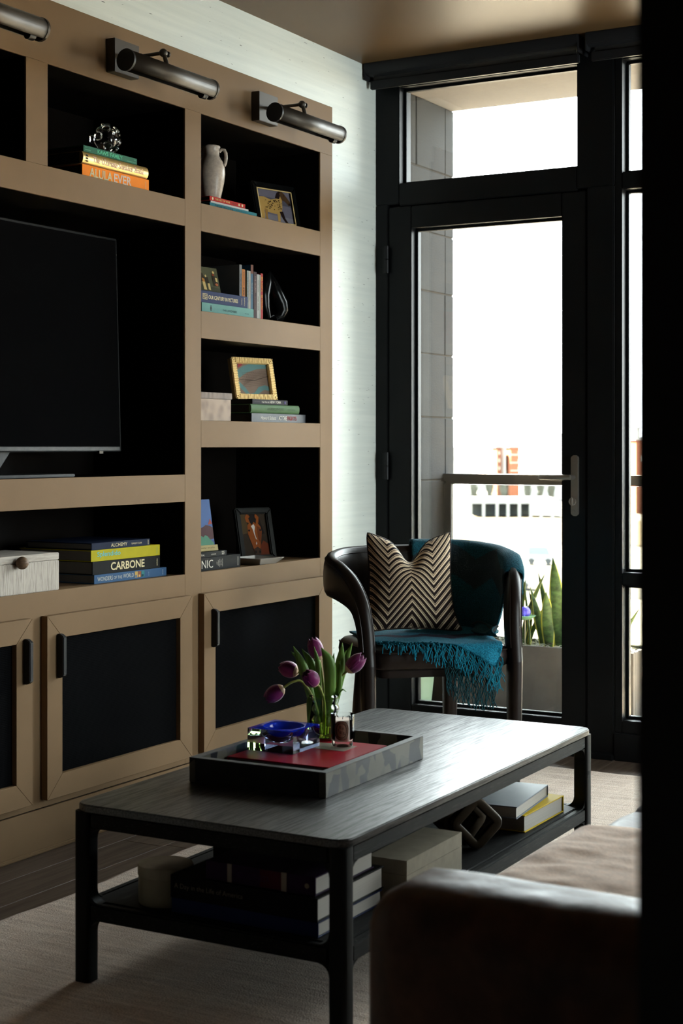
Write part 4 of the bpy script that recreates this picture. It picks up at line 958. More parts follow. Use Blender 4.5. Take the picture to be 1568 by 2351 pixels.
def flatbook(label, c, w, l, h, cov, rot, z, extra=None, pages='paper_grey'):
    tt = thing('book', label, 'book', (c[0], c[1], z), (0, 0, R(rot)), 'books lying in the tray')
    B().box(-w / 2, w / 2, -l / 2, l / 2, 0, 0.003).box(-w / 2, w / 2, -l / 2, l / 2, h - 0.003, h).box(-w / 2, -w / 2 + 0.004, -l / 2, l / 2, 0.003, h - 0.003).obj('cover', colour(cov, 0.35), tt, bevel=0.0008)
    B().box(-w / 2 + 0.0042, w / 2 - 0.004, -l / 2 + 0.004, l / 2 - 0.004, 0.0032, h - 0.0032).obj('page_block', pages, tt)
    if extra: extra(tt)
    return tt
flatbook('light blue book lying under the red book in the tray', (-1.840, 3.035), 0.262, 0.33, 0.014, (92, 136, 190), 2, zt)
flatbook('crimson book lying on the light blue book in the tray', (-1.830, 3.055), 0.262, 0.285, 0.016, (160, 22, 40), 1.5, zt + 0.0145,
         lambda tt: B().box(-0.03, 0.075, 0.03, 0.10, 0.016, 0.0166).obj('cover_panel', colour((150, 140, 126), 0.4), tt))
ZB = zt + 0.0145 + 0.0170
# cast acrylic catch-all with a hollow
t = thing('acrylic_bowl', 'clear and blue acrylic block with a hollowed bowl on the crimson book', 'bowl', (-1.897, 3.055, ZB), (0, 0, R(1)))
b = B(); n = 32; h = 0.061; H = 0.050; r = 0.049
def sqp(a):
    c, s = cos(a), sin(a); k = h / max(abs(c), abs(s)); return (c * k, s * k)
angs = sorted(set([2 * pi * k / n for k in range(n)] + [pi / 4 + pi / 2 * k for k in range(4)]))
rings = [[(*sqp(a), 0) for a in angs], [(*sqp(a), H) for a in angs], [(r * cos(a), r * sin(a), H) for a in angs]]
for k in range(1, 9):
    q = R(90 * k / 9); rings.append([(r * cos(q) * cos(a), r * cos(q) * sin(a), H - 0.037 * sin(q)) for a in angs])
b.rings(rings); b.obj('block', mat('blue_tinted_acrylic', (0.50, 0.60, 1.0), 0.0, trans=1.0, ior=1.42), t, smooth=25)
# blue tinted lining of the hollow and top
b = B(); rr = [[(r * cos(a) * 1.0, r * sin(a) * 1.0, H + 0.0005) for a in angs]]
for k in range(0, 10):
    q = R(90 * min(k, 8.8) / 9); rr.append([((r - 0.0012) * cos(q) * cos(a), (r - 0.0012) * cos(q) * sin(a), H + 0.0008 - 0.0355 * sin(q)) for a in angs])
b.rings([[(*[c * 0.996 for c in sqp(a)], H + 0.0005) for a in angs]] + rr, cap=False); b.obj('tinted_lining', 'blue_acrylic', t, smooth=40)
# candle
t = thing('candle', 'scented candle in a glass tumbler with an oval label on the crimson book', 'candle', (-1.790, 3.143, ZB), (0, 0, R(24)))
B().lathe([(0.022, 0), (0.0245, 0.003), (0.0262, 0.02), (0.0283, 0.073), (0.0276, 0.0745), (0.0262, 0.072), (0.0246, 0.016), (0.015, 0.012)], 40).obj('glass_tumbler', arch_glass('tumbler_glass', (0.985, 0.985, 0.985)), t, smooth=50)
B().lathe([(0.0225, 0.0125), (0.0242, 0.017), (0.0257, 0.060), (0.0245, 0.0625), (0.004, 0.0618)], 36).obj('wax', 'wax', t, smooth=50)
B().tube([(0, 0, 0.061), (0.0005, 0, 0.066), (0.0015, 0.0005, 0.069)], 0.0007, 6).obj('wick', 'black_print', t)
def cyl_map(rad):
    # bend a label onto the tumbler; faces local -y
    return lambda a, c: ((rad + 0.0265 + (c - 0.02) * 0.04) * sin(a / 0.0265), -(rad + 0.0265 + (c - 0.02) * 0.04) * cos(a / 0.0265), c)
def oval(name, rx, rz, cz, m, rad, inner=0):
    b = B(); n = 36; f = cyl_map(rad)
    def pt(k, s):
        a = 2 * pi * k / n; ca, sa = cos(a), sin(a)
        x = rx * s * (abs(ca) ** 0.8) * (1 if ca > 0 else -1); z = rz * s * (abs(sa) ** 0.8) * (1 if sa > 0 else -1)
        return f(x, cz + z)
    st = [inner, (inner + 1) / 2, 1.0] if inner else [0.02, 0.35, 0.7, 1.0]
    b.rings([[pt(k, s) for k in range(n)] for s in st], cap=False); b.obj(name, m, t)
LZ = 0.0395
oval('label', 0.0165, 0.0225, LZ, 'label_dark', 0.0008)
oval('label_band', 0.0150, 0.0210, LZ, 'label_tan', 0.0011, 0.93); oval('label_band', 0.0128, 0.0188, LZ, 'label_tan', 0.0011, 0.92)
oval('label_centre', 0.0100, 0.0158, LZ, 'label_tan', 0.0012)
for ch, x, z in (('B', -0.0045, 0.0055), ('A', 0.0012, 0.0025), ('I', -0.0072, -0.0015), ('E', -0.0032, -0.0070), ('S', 0.0028, -0.0095)):
    f = cyl_map(0.0015); lettering('label_letter', ch, 0.0048 if ch != 'I' else 0.0011, 0.0062, 'label_dark', t, lambda a, c, x=x, z=z, f=f: f(x + a, LZ + z + c))

# glass vase and tulips
VX, VY = -1.873, 3.195
zv = ZTOP + 0.0066
t = thing('glass_vase', 'clear rippled glass vase of tulips in the tray', 'vase', (VX, VY - 0.0, zv + 0.0302))
pr = [(0.030, 0), (0.034, 0.004), (0.0345, 0.012), (0.0325, 0.024), (0.035, 0.032), (0.0385, 0.042), (0.0385, 0.050), (0.034, 0.058), (0.0345, 0.062), (0.0385, 0.070), (0.0385, 0.077), (0.0345, 0.085), (0.035, 0.089), (0.038, 0.096), (0.0375, 0.105), (0.036, 0.109)]
inn = [(r_ - 0.0022, z_) for r_, z_ in pr[::-1][:-1]] + [(0.030, 0.008), (0.006, 0.008)]
B().lathe(pr + inn, 48).obj('glass_wall', arch_glass('vase_glass', (0.90, 0.95, 0.84)), t, smooth=60)
wp = [(max(r_ - 0.003, 0.02), max(z_, 0.0085)) for r_, z_ in pr if z_ <= 0.066]
B().lathe(wp, 40).obj('water', arch_glass('vase_water', (0.84, 0.92, 0.50)), t, smooth=60)
def curve(pts, n=14):
    pts = [V(p) for p in pts]; out = []
    P = [2 * pts[0] - pts[1]] + pts + [2 * pts[-1] - pts[-2]]
    seg = len(pts) - 1
    for i in range(seg):
        p0, p1, p2, p3 = P[i:i + 4]
        for k in range(n // seg + 1 if i == seg - 1 else n // seg):
            u = k / (n // seg)
            out.append(0.5 * ((2 * p1) + (-p0 + p2) * u + (2 * p0 - 5 * p1 + 4 * p2 - p3) * u * u + (-p0 + 3 * p1 - 3 * p2 + p3) * u ** 3))
    return out
def blade(base, mid, tip, w, side, fold=0.35, n=12, m='leaf', name='leaf', parent=None):
    c = curve([base, mid, tip], n); side = V(side).normalized()
    b = B(); rows = []
    for i, p in enumerate(c):
        s = i / (len(c) - 1); tan = (c[min(i + 1, len(c) - 1)] - c[max(i - 1, 0)]).normalized()
        sd = (side - tan * side.dot(tan)).normalized(); nn = tan.cross(sd)
        ww = w * (0.55 + 0.9 * s if s < 0.5 else 1.0) * max(0.03, (1 - max(0, (s - 0.45) / 0.55) ** 1.7))
        rows.append([b.bm.verts.new(p + sd * ww * q + nn * fold * ww * q * q) for q in (-1, -0.5, 0, 0.5, 1)])
    for i in range(len(rows) - 1):
        for j in range(4): b.face([rows[i][j], rows[i][j + 1], rows[i + 1][j + 1], rows[i + 1][j]])
    return b.obj(name, m, parent, smooth=70, solid=0.0010)
RV = V((cos(R(29.7)), sin(R(29.7)), 0))      # across the tray, along the vase's widest spread
DV = V((-sin(R(29.7)), cos(R(29.7)), 0))
VC = V((VX, VY, 0))
def vp(a, dpt, z): return VC + RV * a + DV * dpt + V((0, 0, z))
def tulip(label, stem_pts, L, rad, open_=0.0, leaves=()):
    base = V(stem_pts[0])
    tt = thing('tulip', label, 'tulip', base, group='purple tulips in the glass vase')
    sp_ = [V(p) - base for p in stem_pts]
    B().tube(curve(sp_, 16), [0.0031] * 8 + [0.0027] * 30 if False else 0.0029, 8).obj('stem', 'stem', tt, smooth=60)
    c = curve(sp_, 16); ax = (c[-1] - c[-2]).normalized()
    q = ax.to_track_quat('Z', 'Y'); end = c[-1]
    bloom = bpy.data.objects.new('bloom', None)
    def petal(k, inner):
        a0 = 2 * pi * k / 3 + (pi / 3 if inner else 0)
        rr = rad * (0.93 if inner else 1.0)
        b = B(); b.mi = 0
        def fn(u, v):
            s = v; 
            prof = math.sin(pi * min(1, 0.06 + 0.80 * s ** 0.85)) ** 0.75
            rho = rr * max(0.12, prof) * (1 - 0.20 * open_ * s) ; 
            wd = R(74) * (1 - max(0, (s - 0.62) / 0.38) ** 2.2 * 0.93)
            a = a0 + (u - 0.5) * 2 * wd
            return (rho * cos(a), rho * sin(a), L * s - (0.004 * abs(u - 0.5) if s > 0.8 else 0))
        b.grid(fn, 8, 12, False)
        for f in b.bm.faces:
            if f.calc_center_median().z < L * 0.13: f.material_index = 1
        o = b.obj('petal', ['petal', 'petal_base'], tt, smooth=80, solid=0.0011)
        o.location = end; o.rotation_euler = q.to_euler()
    for k in range(3): petal(k, True)
    for k in range(3): petal(k, False)
    for lf in leaves: blade(V(lf[0]) - base, V(lf[1]) - base, V(lf[2]) - base, lf[3], lf[4], parent=tt)
    return tt
zc = 0.432
tulip('purple tulip drooping lowest at far left of the vase', [vp(-0.004, 0.0, zc), vp(-0.018, -0.004, 0.505), vp(-0.048, -0.008, 0.556), vp(-0.072, -0.012, 0.558), vp(-0.094, -0.014, 0.545)], 0.052, 0.0190,
      leaves=[(vp(-0.012, 0.004, 0.45), vp(-0.046, 0.010, 0.580), vp(-0.072, 0.014, 0.640), 0.0125, RV), (vp(-0.01, -0.01, 0.46), vp(-0.030, -0.02, 0.520), vp(-0.036, -0.028, 0.452), 0.0075, RV)])
tulip('dark purple tulip behind the lowest drooping one', [vp(-0.010, 0.012, zc), vp(-0.022, 0.016, 0.515), vp(-0.044, 0.022, 0.565), vp(-0.054, 0.026, 0.573), vp(-0.060, 0.028, 0.575)], 0.050, 0.0195,
      leaves=[(vp(-0.014, 0.012, 0.45), vp(-0.044, 0.022, 0.585), vp(-0.078, 0.030, 0.625), 0.0085, RV)])
tulip('purple tulip facing the room at the middle of the vase', [vp(0.004, -0.010, zc), vp(0.004, -0.020, 0.505), vp(-0.006, -0.034, 0.545), vp(-0.014, -0.040, 0.556)], 0.046, 0.0195, 0.3,
      leaves=[(vp(0.014, -0.006, 0.45), vp(0.016, -0.018, 0.590), vp(-0.004, -0.012, 0.640), 0.0155, RV), (vp(-0.004, 0.0, 0.46), vp(-0.012, -0.004, 0.590), vp(-0.022, -0.004, 0.642), 0.0065, RV)])
tulip('upright purple tulip standing tallest in the vase', [vp(0.000, 0.014, zc), vp(0.002, 0.018, 0.520), vp(-0.006, 0.020, 0.590), vp(-0.010, 0.020, 0.606)], 0.056, 0.0185,
      leaves=[(vp(0.004, 0.016, 0.46), vp(0.018, 0.022, 0.570), vp(0.026, 0.026, 0.622), 0.0085, RV), (vp(-0.006, 0.018, 0.46), vp(-0.026, 0.024, 0.585), vp(-0.052, 0.028, 0.632), 0.0105, RV), (vp(0.008, 0.02, 0.46), vp(0.030, 0.026, 0.570), vp(0.056, 0.030, 0.628), 0.0095, RV)])
tulip('purple tulip leaning right toward the leather chair', [vp(0.010, 0.004, zc), vp(0.018, 0.006, 0.515), vp(0.040, 0.010, 0.562), vp(0.057, 0.010, 0.580)], 0.056, 0.0200, 0.4,
      leaves=[(vp(0.012, 0.010, 0.46), vp(0.038, 0.020, 0.580), vp(0.046, 0.022, 0.648), 0.0130, RV), (vp(0.02, 0.010, 0.46), vp(0.050, 0.026, 0.590), vp(0.070, 0.030, 0.646), 0.0090, RV), (vp(0.018, -0.004, 0.46), vp(0.038, 0.0, 0.540), vp(0.040, 0.004, 0.606), 0.0070, RV), (vp(0.026, 0.0, 0.49), vp(0.044, -0.01, 0.535), vp(0.056, -0.012, 0.534), 0.0070, DV)])

# -- lower shelf of the coffee table
t = thing('round_box', 'olive grey round lidded box on the lower shelf of the table', 'box', (-1.905, 2.604, ZS))
B().lathe([(0.0545, 0), (0.0560, 0.002), (0.0560, 0.060), (0.054, 0.062)], 48).obj('box_body', 'round_box', t, smooth=40)
B().lathe([(0.0572, 0.058), (0.0578, 0.060), (0.0578, 0.076), (0.0566, 0.0785), (0.002, 0.0790)], 48).obj('lid', mat('polished_lid', (0.20, 0.185, 0.14), 0.18, var=0.2, vs_=(14, 14, 14)), t, smooth=40)
g = 'books stacked on the lower shelf of the coffee table'
RB = (0, 0, R(-90))
book('blue and white book lowest of the stack at the front of the lower shelf', (-1.850, 2.548, ZS), 0.345, 0.26, 0.030, (22, 34, 74), [], RB, g, pages='paper')
book('large black book in the stack on the lower shelf', (-1.850, 2.545, ZS + 0.0303), 0.345, 0.27, 0.0460, (12, 12, 13), [('A Day in the Life of America', 0.010, 0.018, 0.165, 0.013, (120, 112, 100))], RB, g, pages='paper')
book('plum coloured book with pale bands on top of the large black book', (-1.770, 2.555, ZS + 0.0767), 0.255, 0.235, 0.0370, (44, 22, 52), [('BIBLIOTHECA', 0.075, 0.012, 0.075, 0.012, (62, 34, 74))], RB, g, pages='paper',
     extra=lambda tt: [patch(tt, 0.052, 0.062, 0.0, 0.037, (150, 140, 128), 'spine_band', 0.0008), patch(tt, 0.178, 0.190, 0.0, 0.037, (150, 140, 128), 'spine_band', 0.0008), patch(tt, 0.128, 0.178, 0.001, 0.036, (70, 16, 30)), B().lathe([(0.005, 0), (0.005, 0.0006)], 12).obj('spine_emblem', colour((150, 140, 120)), tt, loc=(0.0002, 0.236, 0.018), rot=(0, R(90), 0))])
t = thing('storage_box', 'plain black box on the lower shelf behind the round box and the books', 'box', (-1.815, 3.035, ZS))
B().box(-0.165, 0.165, -0.15, 0.15, 0, 0.085).obj('box_body', 'matte_black', t, bevel=0.002)
B().box(-0.167, 0.167, -0.152, 0.152, 0.0855, 0.110).obj('lid', 'matte_black', t, bevel=0.002)
# ribbed cream box
t = thing('ribbed_box', 'cream ribbed box on the lower shelf behind the book stack', 'box', (-1.517, 2.985, ZS), (0, 0, R(1)))
def ribbed(x, y, z0, z1, top):
    b = B(); st = 0.0045; n = int(2 * y / st)
    b.box(-x + 0.0015, x - 0.0015, -y + 0.0015, y - 0.0015, z0, z1)
    for k in range(n):
        yy = -y + (k + 0.5) * 2 * y / n
        b.box(-x, x, yy - st * 0.36, yy + st * 0.36, z0 + 0.0002, z1 + (0.0012 if top else -0.0002))
    n = int(2 * x / st)
    for k in range(n):
        xx = -x + (k + 0.5) * 2 * x / n
        b.box(xx - st * 0.36, xx + st * 0.36, -y, y, z0 + 0.0002, z1 - 0.0004)
    return b
ribbed(0.046, 0.138, 0, 0.052, False).obj('box_body', 'cream_slat', t); ribbed(0.046, 0.138, 0.0528, 0.082, True).obj('lid', 'cream_slat', t)
# chain of heavy links
t = thing('link_sculpture', 'dark brass sculpture of heavy interlocking links on the lower shelf', 'sculpture', (-1.545, 3.292, ZS))
def link_at(c, az, roll):
    q = Matrix.Rotation(R(az), 3, 'Z') @ Matrix.Rotation(R(90), 3, 'X') @ Matrix.Rotation(R(roll), 3, 'Z')
    sq_ = []; o_, r_ = 0.050, 0.023
    for cx, cy, a0 in ((o_ - r_, o_ - r_, 0), (-o_ + r_, o_ - r_, 90), (-o_ + r_, -o_ + r_, 180), (o_ - r_, -o_ + r_, 270)):
        for k in range(6): a = R(a0 + 18 * k); sq_.append(((cx, cy), (cos(a), sin(a)), r_))
    rings = []
    for (cx, cy), (ca, sa), rr in sq_:
        ring = []
        for d, z_ in ((0, -0.012), (0, 0.012), (-0.003, 0.015), (-0.019, 0.015), (-0.022, 0.012), (-0.022, -0.012), (-0.019, -0.015), (-0.003, -0.015)):
            ring.append(q @ V((cx + (rr + d) * ca, cy + (rr + d) * sa, z_)) + V(c))
        rings.append(ring)
    B().rings(rings, close=True).obj('link', 'brass_dark', t, smooth=50)
link_at((0.022, 0.012, 0.0612), 42, 45); link_at((-0.022, 0.030, 0.0612), 60, 45); link_at((-0.055, 0.058, 0.0612), 36, 45)
book('bright yellow book lying under the pale grey book on the lower shelf', (-1.478, 3.748, ZS), 0.235, 0.255, 0.042, (226, 190, 14), [], (0, 0, R(90)), 'pair of books at the far end of the lower shelf', pages='paper')
gb = thing('book', 'pale blue grey book on top of the yellow book on the lower shelf', 'book', (-1.598, 3.570, ZS + 0.0424), (0, 0, R(6)), 'pair of books at the far end of the lower shelf')
# the yellow book above is turned so its fore-edge and tail face the sofa
B().box(-0.115, 0.105, -0.135, 0.135, 0, 0.003).box(-0.115, 0.105, -0.135, 0.135, 0.027, 0.030).box(-0.115, 0.105, 0.1325, 0.135, 0.003, 0.027).obj('cover', colour((150, 156, 166), 0.4), gb, bevel=0.0008)
B().box(-0.112, 0.102, -0.131, 0.1322, 0.0032, 0.0268).obj('page_block', 'paper', gb)

# ------------------------------------------------------------------ LEATHER ARMCHAIR IN THE CORNER
CH = V((-2.270, 4.520, 0.0)); CR = R(43)
ch = thing('leather_armchair', 'dark brown leather tub chair with curved arms in front of the balcony door', 'chair', CH, (0, 0, CR))
CM = Matrix.Translation(CH) @ Matrix.Rotation(CR, 4, 'Z')
def cw(x, y, z): return CM @ V((x, y, z))
def sweep(st, n=16, sub=5, p=2.6):
    """stations: (centre, half-axis a, half-axis b); superellipse section; Catmull-Rom between them"""
    def cr(a, b, c, d, u): return 0.5 * ((2 * b) + (-a + c) * u + (2 * a - 5 * b + 4 * c - d) * u * u + (-a + 3 * b - 3 * c + d) * u ** 3)
    S = [tuple(V(q) for q in s) for s in st]; S = [tuple(2 * S[0][k] - S[1][k] for k in range(3))] + S + [tuple(2 * S[-1][k] - S[-2][k] for k in range(3))]
    out = []
    for i in range(len(S) - 3):
        for k in range(sub + (1 if i == len(S) - 4 else 0)):
            out.append([cr(S[i][m], S[i + 1][m], S[i + 2][m], S[i + 3][m], k / sub) for m in range(3)])
    rings = []
    for c, a, b_ in out:
        r_ = []
        for k in range(n):
            t_ = 2 * pi * k / n; ca, sa = cos(t_), sin(t_)
            r_.append(c + a * (abs(ca) ** (2 / p)) * (1 if ca >= 0 else -1) + b_ * (abs(sa) ** (2 / p)) * (1 if sa >= 0 else -1))
        rings.append(r_)
    return rings
half = [((-0.240, -0.206, 0.44), (0.024, 0, 0), (0, -0.034, 0)),
        ((-0.242, -0.184, 0.54), (0.025, 0, 0), (0, -0.036, 0.008)),
        ((-0.252, -0.152, 0.615), (0.025, 0, 0.006), (0, -0.042, 0.022)),
        ((-0.272, -0.100, 0.662), (0.025, 0, 0.008), (0, -0.034, 0.046)),
        ((-0.290, -0.035, 0.687), (0.025, 0.0, 0.004), (0, -0.018, 0.060)),
        ((-0.296, 0.045, 0.695), (0.025, 0.002, 0), (0, -0.010, 0.066)),
        ((-0.276, 0.135, 0.698), (0.023, -0.012, 0), (0, -0.004, 0.074)),
        ((-0.212, 0.222, 0.694), (0.016, -0.020, 0), (0, 0, 0.086)),
        ((-0.105, 0.274, 0.688), (0.007, -0.024, 0), (0, 0, 0.094)),
        ((0.0, 0.288, 0.684), (0, -0.025, 0), (0, 0, 0.098))]
full = half + [((-c[0], c[1], c[2]), (a[0], -a[1], -a[2]) if False else (-a[0], a[1], a[2]), b_) for c, a, b_ in half[-2::-1]]
# section handedness flips across the mirror; use the same axis direction throughout (pointing inwards)
b = B(); b.rings(sweep(full)); b.obj('backrest', 'leather', ch, smooth=60)
# stitched piping along the arm's upper edges
b = B()
for off in (0.78, 1.0):
    for sgn in (-0.55, 0.62):
        pass
R_ = sweep(full, 16)
for k in (2, 6):
    b.tube([r_[k] * 1.0 for r_ in R_[2:-2]], 0.0021, 6)
b.obj('piping', 'seam', ch, smooth=60)
for s in (-1, 1):
    B().rings(sweep([((s * 0.236, -0.206, RZ + 0.001), (0.018, 0, 0), (0, -0.024, 0)), ((s * 0.238, -0.210, 0.22), (0.021, 0, 0), (0, -0.029, 0)), ((s * 0.240, -0.206, 0.44), (0.024, 0, 0), (0, -0.034, 0))])).obj('leg', 'leather', ch, smooth=60)
    B().rings(sweep([((s * 0.168, 0.250, 0.0 if s < 0 else RZ + 0.001), (0.020, 0, 0), (0, 0.024, 0)), ((s * 0.160, 0.225, 0.22), (0.023, 0, 0), (0, 0.028, 0)), ((s * 0.150, 0.195, 0.42), (0.025, 0, 0), (0, 0.032, 0))])).obj('leg', 'leather', ch, smooth=60)
def seat_outline(d=0.0):
    p = []
    for cx, cy, r_, a0, a1 in ((0.170, -0.175, 0.055, -90, 0), (0.150, 0.100, 0.105, 0, 90), (-0.150, 0.100, 0.105, 90, 180), (-0.170, -0.175, 0.055, 180, 270)):
        for k in range(7): a = R(a0 + (a1 - a0) * k / 6); p.append((cx + (r_ - d) * cos(a), cy + (r_ - d) * sin(a)))
    return p
b = B()
b.rings([[(x, y, z) for x, y in seat_outline(d)] for d, z in ((0.012, 0.425), (0.0, 0.432), (-0.004, 0.455), (0.0, 0.478), (0.012, 0.489), (0.045, 0.495))]); b.obj('seat', 'leather', ch, smooth=50)
b = B(); b.tube([(x, y, 0.479) for x, y in seat_outline(-0.001)], 0.0024, 6, close=True); b.obj('piping', 'seam', ch, smooth=60)
B().prism(seat_outline(0.02), 2, 0.398, 0.4245).obj('seat_frame', 'leather', ch, bevel=0.004)

# chevron cushion leaning on the back
CC = cw(-0.030, 0.035, 0.5090)
cu = thing('cushion', 'cream and black chevron velvet cushion on the leather armchair', 'cushion', CC, (R(-17), 0, R(33)))
W, Hc = 0.146, 0.163
def cush(side):
    def fn(u, v):
        x = (u - 0.5) * 2; z = (v - 0.5) * 2
        pin = 1 - 0.10 * (1 - abs(z) ** 2.2) - 0.0; pinz = 1 - 0.10 * (1 - abs(x) ** 2.2)
        chop = 0.085 * math.exp(-(x / 0.30) ** 2) * max(0, (z - 0.0)) ** 1.2
        X = W * x * pin * (1.02 - 0.03 * z); Z = Hc + Hc * z * pinz - chop * 0.9
        if z > 0.5: Z += 0.020 * abs(x) ** 3 * (z - 0.5) * 2
        th = 0.074 * (max(0, 1 - abs(x) ** 2.4) ** 0.55) * (max(0, 1 - abs(z) ** 2.4) ** 0.55)
        th *= 1 - 0.35 * math.exp(-(x / 0.22) ** 2) * max(0, z)
        th += 0.003
        if z < -0.4: th *= 1.1
        cr_ = (x * x * z * z) ** 4
        X *= 1 - 0.055 * cr_; Z = Hc + (Z - Hc) * (1 - 0.055 * cr_)
        if z < 0 and x > 0: X += 0.022 * (x * -z) ** 5
        return (X, -side * th + 0.0 + 0.003 * mnoise.noise(V((x * 2, z * 2, side))), Z)
    return fn
b = B(); b.grid(cush(1), 36, 36); b.grid(cush(-1), 36, 36)
b.obj('cushion_cover', 'chevron', cu, smooth=70)
edge = []
f1 = cush(1)
for k in range(36): edge.append(f1(k / 36, 0))
for k in range(36): edge.append(f1(1, k / 36))
for k in range(36): edge.append(f1(1 - k / 36, 1))
for k in range(36): edge.append(f1(0, 1 - k / 36))
B().tube([(p[0], 0, p[2]) for p in edge], 0.0035, 6, close=True).obj('piping', mat('cushion_piping', (0.03, 0.02, 0.016), 0.8), cu, smooth=60)

# throw on the seat: lies over the cushion pad and hangs over the front right corner
random.seed(11)
th = thing('throw_blanket', 'teal wool throw with zigzag band and fringe over the chair seat and back', 'throw', CH, (0, 0, CR))
def front_drop(s):     # how far the cloth runs past the seat back line, by position across the seat
    pts = [(0, 0.275), (0.15, 0.290), (0.35, 0.315), (0.5, 0.345), (0.65, 0.385), (0.80, 0.425), (0.88, 0.440), (1.0, 0.350)]
    for (a, p), (c, q) in zip(pts, pts[1:]):
        if s <= c: return p + (q - p) * (s - a) / (c - a) + 0.04
    return pts[-1][1] + 0.04
def on_seat(x, run, lift=0.0):
    # path: starts at y=+0.13 on the pad, goes forward, rolls over the front edge
    yf, zt_ = -0.222, 0.5005 + lift
    flat_ = 0.17 - yf; rr = 0.022
    if run <= flat_: return V((x, 0.17 - run, zt_ + 0.004 * mnoise.noise(V((x * 14, run * 14, 2)))))
    e = run - flat_; arc = rr * pi / 2
    if e < arc: a = e / rr; return V((x, yf - rr * sin(a) - lift, zt_ - rr + rr * cos(a)))
    return V((x, yf - rr - lift - 0.006 * sin(x * 60), zt_ - rr - (e - arc)))
def seat_cloth(u, v):
    x = -0.208 + 0.436 * u
    run = front_drop(u) * v
    p = on_seat(x, run)
    if u > 0.86 and v > 0.3: p.x -= (u - 0.86) * 0.25 * v
    p.z += 0.010 * math.exp(-((u - 0.92) / 0.10) ** 2) * (1 - v)
    return p
b = B(); b.grid(seat_cloth, 60, 50)
b.obj('seat_panel', 'throw', th, smooth=80, solid=0.005)
# fold hanging lower in front
def under(u, v):
    x = 0.015 + 0.150 * u
    p = on_seat(x, 0.33 + 0.115 * v + 0.02 * sin(u * 9), 0.0); p.y -= -0.002; p.y += 0.010; return p
# fringe
fr = B(); frd = B()
for k in range(150):
    s = (k + 0.5 + random.uniform(-0.3, 0.3)) / 150
    if s > 0.93: continue
    p0 = seat_cloth(s, 1.0); pm_ = seat_cloth(s, 0.97)
    run = front_drop(s); ln = random.uniform(0.060, 0.090)
    pts = [pm_, p0]
    cx = random.uniform(-0.01, 0.012); m = 7
    for i in range(1, m + 1):
        q = i / m
        p = on_seat(p0.x + cx * q + 0.006 * sin(q * 7 + k), run + ln * q, 0.004)
        if s < 0.45: p = on_seat(p0.x + cx * q * 1.5 + 0.007 * sin(q * 6 + k * 1.7), run + ln * q * 1.25, 0.003 + 0.006 * random.random())
        p.y -= 0.004 + random.uniform(0, 0.006) * q
        pts.append(p)
    fr.tube(pts, 0.00145, 4)
for k in range(64):
    x = 0.000 + 0.165 * (k + random.uniform(-0.4, 0.4)) / 64; m = 7; pts = []
    top = 0.455 - 0.055 * min(1, max(0, (x) / 0.10))
    ln = random.uniform(0.075, 0.115); dx = random.uniform(-0.015, 0.015)
    for i in range(m + 1):
        q = i / m; pts.append(V((x + dx * q + 0.008 * sin(q * 6 + k), -0.244 + 0.004 * sin(q * 5 + k * 2), top - ln * q)))
    frd.tube(pts, 0.0015, 4)
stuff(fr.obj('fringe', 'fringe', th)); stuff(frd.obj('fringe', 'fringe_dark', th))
# part drawn over the right half of the back, falling inside to the seat
Rg = sweep(full, 16, 6)
NR = len(Rg)
def back_cloth(u, v):
    i = NR * (0.515 + 0.318 * u); i0 = int(i); f_ = i - i0
    ring = [Rg[i0][k].lerp(Rg[i0 + 1][k], f_) for k in range(16)]
    c = sum(ring, V()) / 16
    top = max(p.z for p in ring)
    inn_dir = V((-c.x, -(c.y - 0.02), 0)).normalized()
    t_ = 0.031 + 0.006 * mnoise.noise(V((u * 6, v * 6, 5)))
    zin = 0.504
    # v 0..0.25 outside rise, 0.25..0.4 over the top, 0.4..1 down inside
    if v < 0.25: q = v / 0.25; return V((c.x, c.y, 0)) - inn_dir * t_ + V((0, 0, 0.640 + (top - 0.640) * q))
    if v < 0.42:
        a = (v - 0.25) / 0.17 * pi; return V((c.x, c.y, top)) - inn_dir * t_ * cos(a) + V((0, 0, 0.016 * sin(a)))
    q = (v - 0.42) / 0.58
    return V((c.x, c.y, 0)) + inn_dir * (t_ + 0.010 * sin(u * 11 + q * 3) * q + 0.052 * q * q * (1 - 0.6 * u)) + V((0, 0, top + (zin - top) * q))
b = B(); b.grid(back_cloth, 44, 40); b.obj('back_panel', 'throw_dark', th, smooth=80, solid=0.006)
# crumpled bridge from the back down to the seat's right side
def bridge(u, v):
    p = back_cloth(0.55 + 0.45 * u, 0.985)
    a = V((p.x, p.y, p.z)); e = V((0.165 + 0.030 * u, 0.02 - 0.175 * u, 0.512))
    q = a.lerp(e, v); q.z += 0.030 * sin(pi * v) * (0.6 + 0.4 * sin(u * 8)); q.x += 0.012 * sin(v * 9 + u * 4); return q
b = B(); b.grid(bridge, 20, 20); b.obj('crumpled_fold', 'throw_dark', th, smooth=80, solid=0.006)

